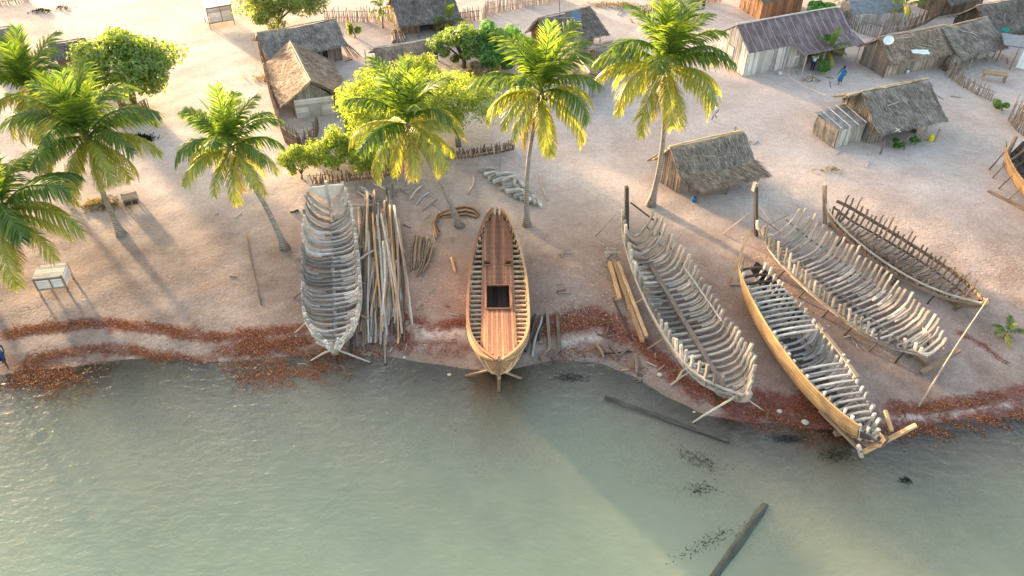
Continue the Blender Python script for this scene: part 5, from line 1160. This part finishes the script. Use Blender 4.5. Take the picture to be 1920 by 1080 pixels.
# ------------------------------------------------------------------ people
def person(label, px, py, h, face, pose, clothes, hat=None, group='people in the village', hold=None):
    """face: heading in degrees (0 = +x). clothes: list of (part, material)"""
    b = GP(px, py); t = thing('person', label, 'person', b, group); s = h/1.7; ca, sa = math.cos(R_(face)), math.sin(R_(face))
    def Wp(x, y, z): return Vector(((x*ca-y*sa)*s, (x*sa+y*ca)*s, z*s))      # x forward, y left
    J = {'pel': (0, 0, .93), 'bel': (.0, 0, 1.1), 'chest': (.02, 0, 1.3), 'neck': (.02, 0, 1.47), 'head': (.04, 0, 1.58), 'top': (.03, 0, 1.68),
         'hl': (0, .1, .88), 'kl': (.06, .1, .48), 'al': (.0, .1, .07), 'fl': (.14, .12, .03), 'hr': (0, -.1, .88), 'kr': (.02, -.1, .48), 'ar': (-.06, -.1, .07), 'fr': (.08, -.12, .03),
         'sl': (.02, .19, 1.41), 'el': (.0, .25, 1.13), 'wl': (.12, .24, .90), 'nl': (.16, .23, .82), 'sr': (.02, -.19, 1.41), 'er': (.0, -.25, 1.13), 'wr': (.12, -.24, .90), 'nr': (.16, -.23, .82)}
    J.update(pose); ks = list(J); idx = {k: i for i, k in enumerate(ks)}
    rad = dict(pel=.14, bel=.125, chest=.15, neck=.058, head=.098, top=.07, hl=.09, kl=.06, al=.04, fl=.035, sl=.06, el=.043, wl=.032, nl=.03); [rad.setdefault(k[0]+'r', rad[k]) for k in list(rad) if k[-1] == 'l' and len(k) == 2]
    E = [('pel', 'bel'), ('bel', 'chest'), ('chest', 'neck'), ('neck', 'head'), ('head', 'top')]
    for q in 'lr': E += [('pel', 'h'+q), ('h'+q, 'k'+q), ('k'+q, 'a'+q), ('a'+q, 'f'+q), ('chest', 's'+q), ('s'+q, 'e'+q), ('e'+q, 'w'+q), ('w'+q, 'n'+q)]
    verts = [Wp(*J[k]) for k in ks]; edges = [(idx[a_], idx[b_]) for a_, b_ in E]; rr = [rad[k]*s for k in ks]
    for q in 'lr':      # five fingers
        w_, n_ = Vector(J['w'+q]), Vector(J['n'+q]); d = (n_-w_).normalized(); sd_ = Vector((1, 0, 0)) if abs(d.x) < .8 else Vector((0, 0, 1))
        for k in range(5):
            tip = n_+d*(.09-.012*abs(k-2))+sd_*(.018*(k-2)) if k else n_+sd_*-.05+d*.02
            i0 = len(verts); verts.append(Wp(*tip)); rr.append(.011*s); edges.append((idx['n'+q], i0))
    me = bpy.data.meshes.new('body'); me.from_pydata([tuple(v) for v in verts], edges, []); me.materials.append(SKIN)
    o = bpy.data.objects.new('body', me); COL.objects.link(o); o.parent = t; m = o.modifiers.new('skin', 'SKIN')
    for i, v in enumerate(me.skin_vertices[0].data): v.radius = (rr[i], rr[i]); v.use_root = (i == 0)
    o.modifiers.new('sub', 'SUBSURF').levels = 1; o.modifiers['sub'].render_levels = 1
    o['_w'] = tuple(b)
    def tubep(keys, rads, mat, name, n=10):
        mb = MB(); mb.tube([b+Wp(*J[k]) if isinstance(k, str) else b+Wp(*k) for k in keys], [x*s for x in rads], n); return mb.build(name, mat, t, True)
    for part, mat in clothes:
        if part == 'shirt':
            mb = MB(); mb.tube([b+Wp(*J[k]) for k in ('pel', 'bel', 'chest')]+[b+Wp(*Vector(J['chest']).lerp(Vector(J['neck']), .75))], [.165*s, .15*s, .185*s, .08*s], 10)
            for q in 'lr': mb.tube([b+Wp(*Vector(J['chest']).lerp(Vector(J['s'+q]), .5)), b+Wp(*J['s'+q]), b+Wp(*Vector(J['s'+q]).lerp(Vector(J['e'+q]), .7))], [.09*s, .085*s, .068*s], 8)
            mb.build('shirt', mat, t, True)
        if part == 'skirt':
            k = Vector(J['kl']).lerp(Vector(J['kr']), .5); tubep(['bel', 'pel', tuple(Vector(J['pel']).lerp(k, .5)), tuple(k-Vector((0, 0, .12)))], [.14, .175, .2, .23], mat, 'skirt', 12)
        if part in ('trousers', 'shorts'):
            mb = MB(); end = .95 if part == 'trousers' else .55
            for q in 'lr':
                kk, aa = Vector(J['k'+q]), Vector(J['a'+q]); p_ = [b+Wp(*Vector(J['pel']).lerp(Vector(J['h'+q]), .6)), b+Wp(*J['h'+q]), b+Wp(*kk)]; rs_ = [.13*s, .115*s, .085*s]
                if part == 'trousers': p_.append(b+Wp(*kk.lerp(aa, .9))); rs_.append(.065*s)
                mb.tube(p_, rs_, 8)
            mb.build(part, mat, t, True)
    hd = Vector(J['head']); tp = Vector(J['top']); ax = (tp-hd).normalized()
    if hat: tubep([tuple(hd+ax*.03), tuple(hd+ax*.045), tuple(hd+ax*.06), tuple(hd+ax*.14), tuple(hd+ax*.17)], [.2, .2, .125, .115, .05], hat, 'hat', 12)
    else: tubep([tuple(hd-ax*.02-Vector((.035, 0, 0))), tuple(hd+ax*.05-Vector((.02, 0, 0))), tuple(hd+ax*.12-Vector((.01, 0, 0))), tuple(hd+ax*.165)], [.09, .112, .1, .04], HAIR, 'hair', 10)
    # nose and eyes
    fw = Vector((1, 0, 0)); mb = MB(); mb.tube([b+Wp(*(hd+fw*.09+ax*.03)), b+Wp(*(hd+fw*.125-ax*.01)), b+Wp(*(hd+fw*.1-ax*.02))], [.01*s, .018*s, .012*s], 6); mb.build('nose', SKIN, t, True)
    for sy in (-1, 1): mb = MB(); c_ = hd+fw*.093+ax*.035+Vector((0, sy*.035, 0)); mb.tube([b+Wp(*(c_-fw*.01)), b+Wp(*c_), b+Wp(*(c_+fw*.008))], [.012*s, .016*s, .006*s], 6); mb.build('eye', PLASTIC_W, t, True)
    return t, b, Wp
WALK = {'kl': (.22, .1, .5), 'al': (.25, .1, .08), 'fl': (.39, .11, .04), 'kr': (.0, -.1, .48), 'ar': (-.28, -.1, .14), 'fr': (-.18, -.11, .05), 'el': (-.14, .24, 1.15), 'wl': (-.05, .24, .93), 'nl': (-.01, .23, .86), 'er': (.12, -.24, 1.14), 'wr': (.3, -.22, .98), 'nr': (.37, -.2, .94)}
STAND = {}
CARRY = {'bel': (.06, 0, 1.08), 'chest': (.16, 0, 1.25), 'neck': (.26, 0, 1.38), 'head': (.33, 0, 1.46), 'top': (.38, 0, 1.54), 'sl': (.18, .19, 1.33), 'el': (.3, .24, 1.08), 'wl': (.48, .18, .98), 'nl': (.56, .15, .96), 'sr': (.18, -.19, 1.33), 'er': (.3, -.24, 1.08), 'wr': (.48, -.18, .98), 'nr': (.56, -.15, .96)}
person('person in a bright blue dress walking in front of the tin roofed house', 1574, 158, 1.6, 200, WALK, [('shirt', BLUE), ('skirt', BLUE)])
person('person in white shirt and navy trousers at the porch of the tin roofed house', 1522, 132, 1.6, 250, STAND, [('shirt', CLOTH_WHITE), ('trousers', NAVY)], CLOTH_WHITE)
person('child in pale shirt running across the sand near the tallest palm', 1339, 224, 1.3, 190, WALK, [('shirt', CLOTH_WHITE), ('shorts', W_PALE)])
person('person in blue with a pale hat standing at the water edge', 10, 684, 1.65, 300, WALK, [('shirt', BLUE), ('shorts', NAVY)], CLOTH_WHITE)
t, b, Wp = person('person in black bending over a dark green bundle in the yard', 703, 148, 1.6, -20, CARRY, [('shirt', BLACKC), ('trousers', BLACKC)])
mb = MB(); c = b+Vector((.85, -.25, 0)); mb.tube([c+Vector((-.2, .1, .75)), c+Vector((-.08, 0, .65)), c+Vector((.15, -.1, .3)), c+Vector((.25, -.15, .08))], [.12, .2, .22, .14], 9); tag(mb.build('bundle', GREENC, None, True), 'dark green bundle held by the person in black', 'bundle')
person('person with white hat and dark clothes beside the lighter green tree', 818, 112, 1.6, 270, STAND, [('shirt', NAVY), ('trousers', NAVY)], CLOTH_WHITE)
person('dark clothed person sitting bent near the top fence behind the tall palm', 1318, 18, 1.4, 240, CARRY, [('shirt', BLACKC), ('trousers', NAVY)])
for o in bpy.data.objects:
    for k in ('_w', '_ax'):
        if k in o.keys(): del o[k]
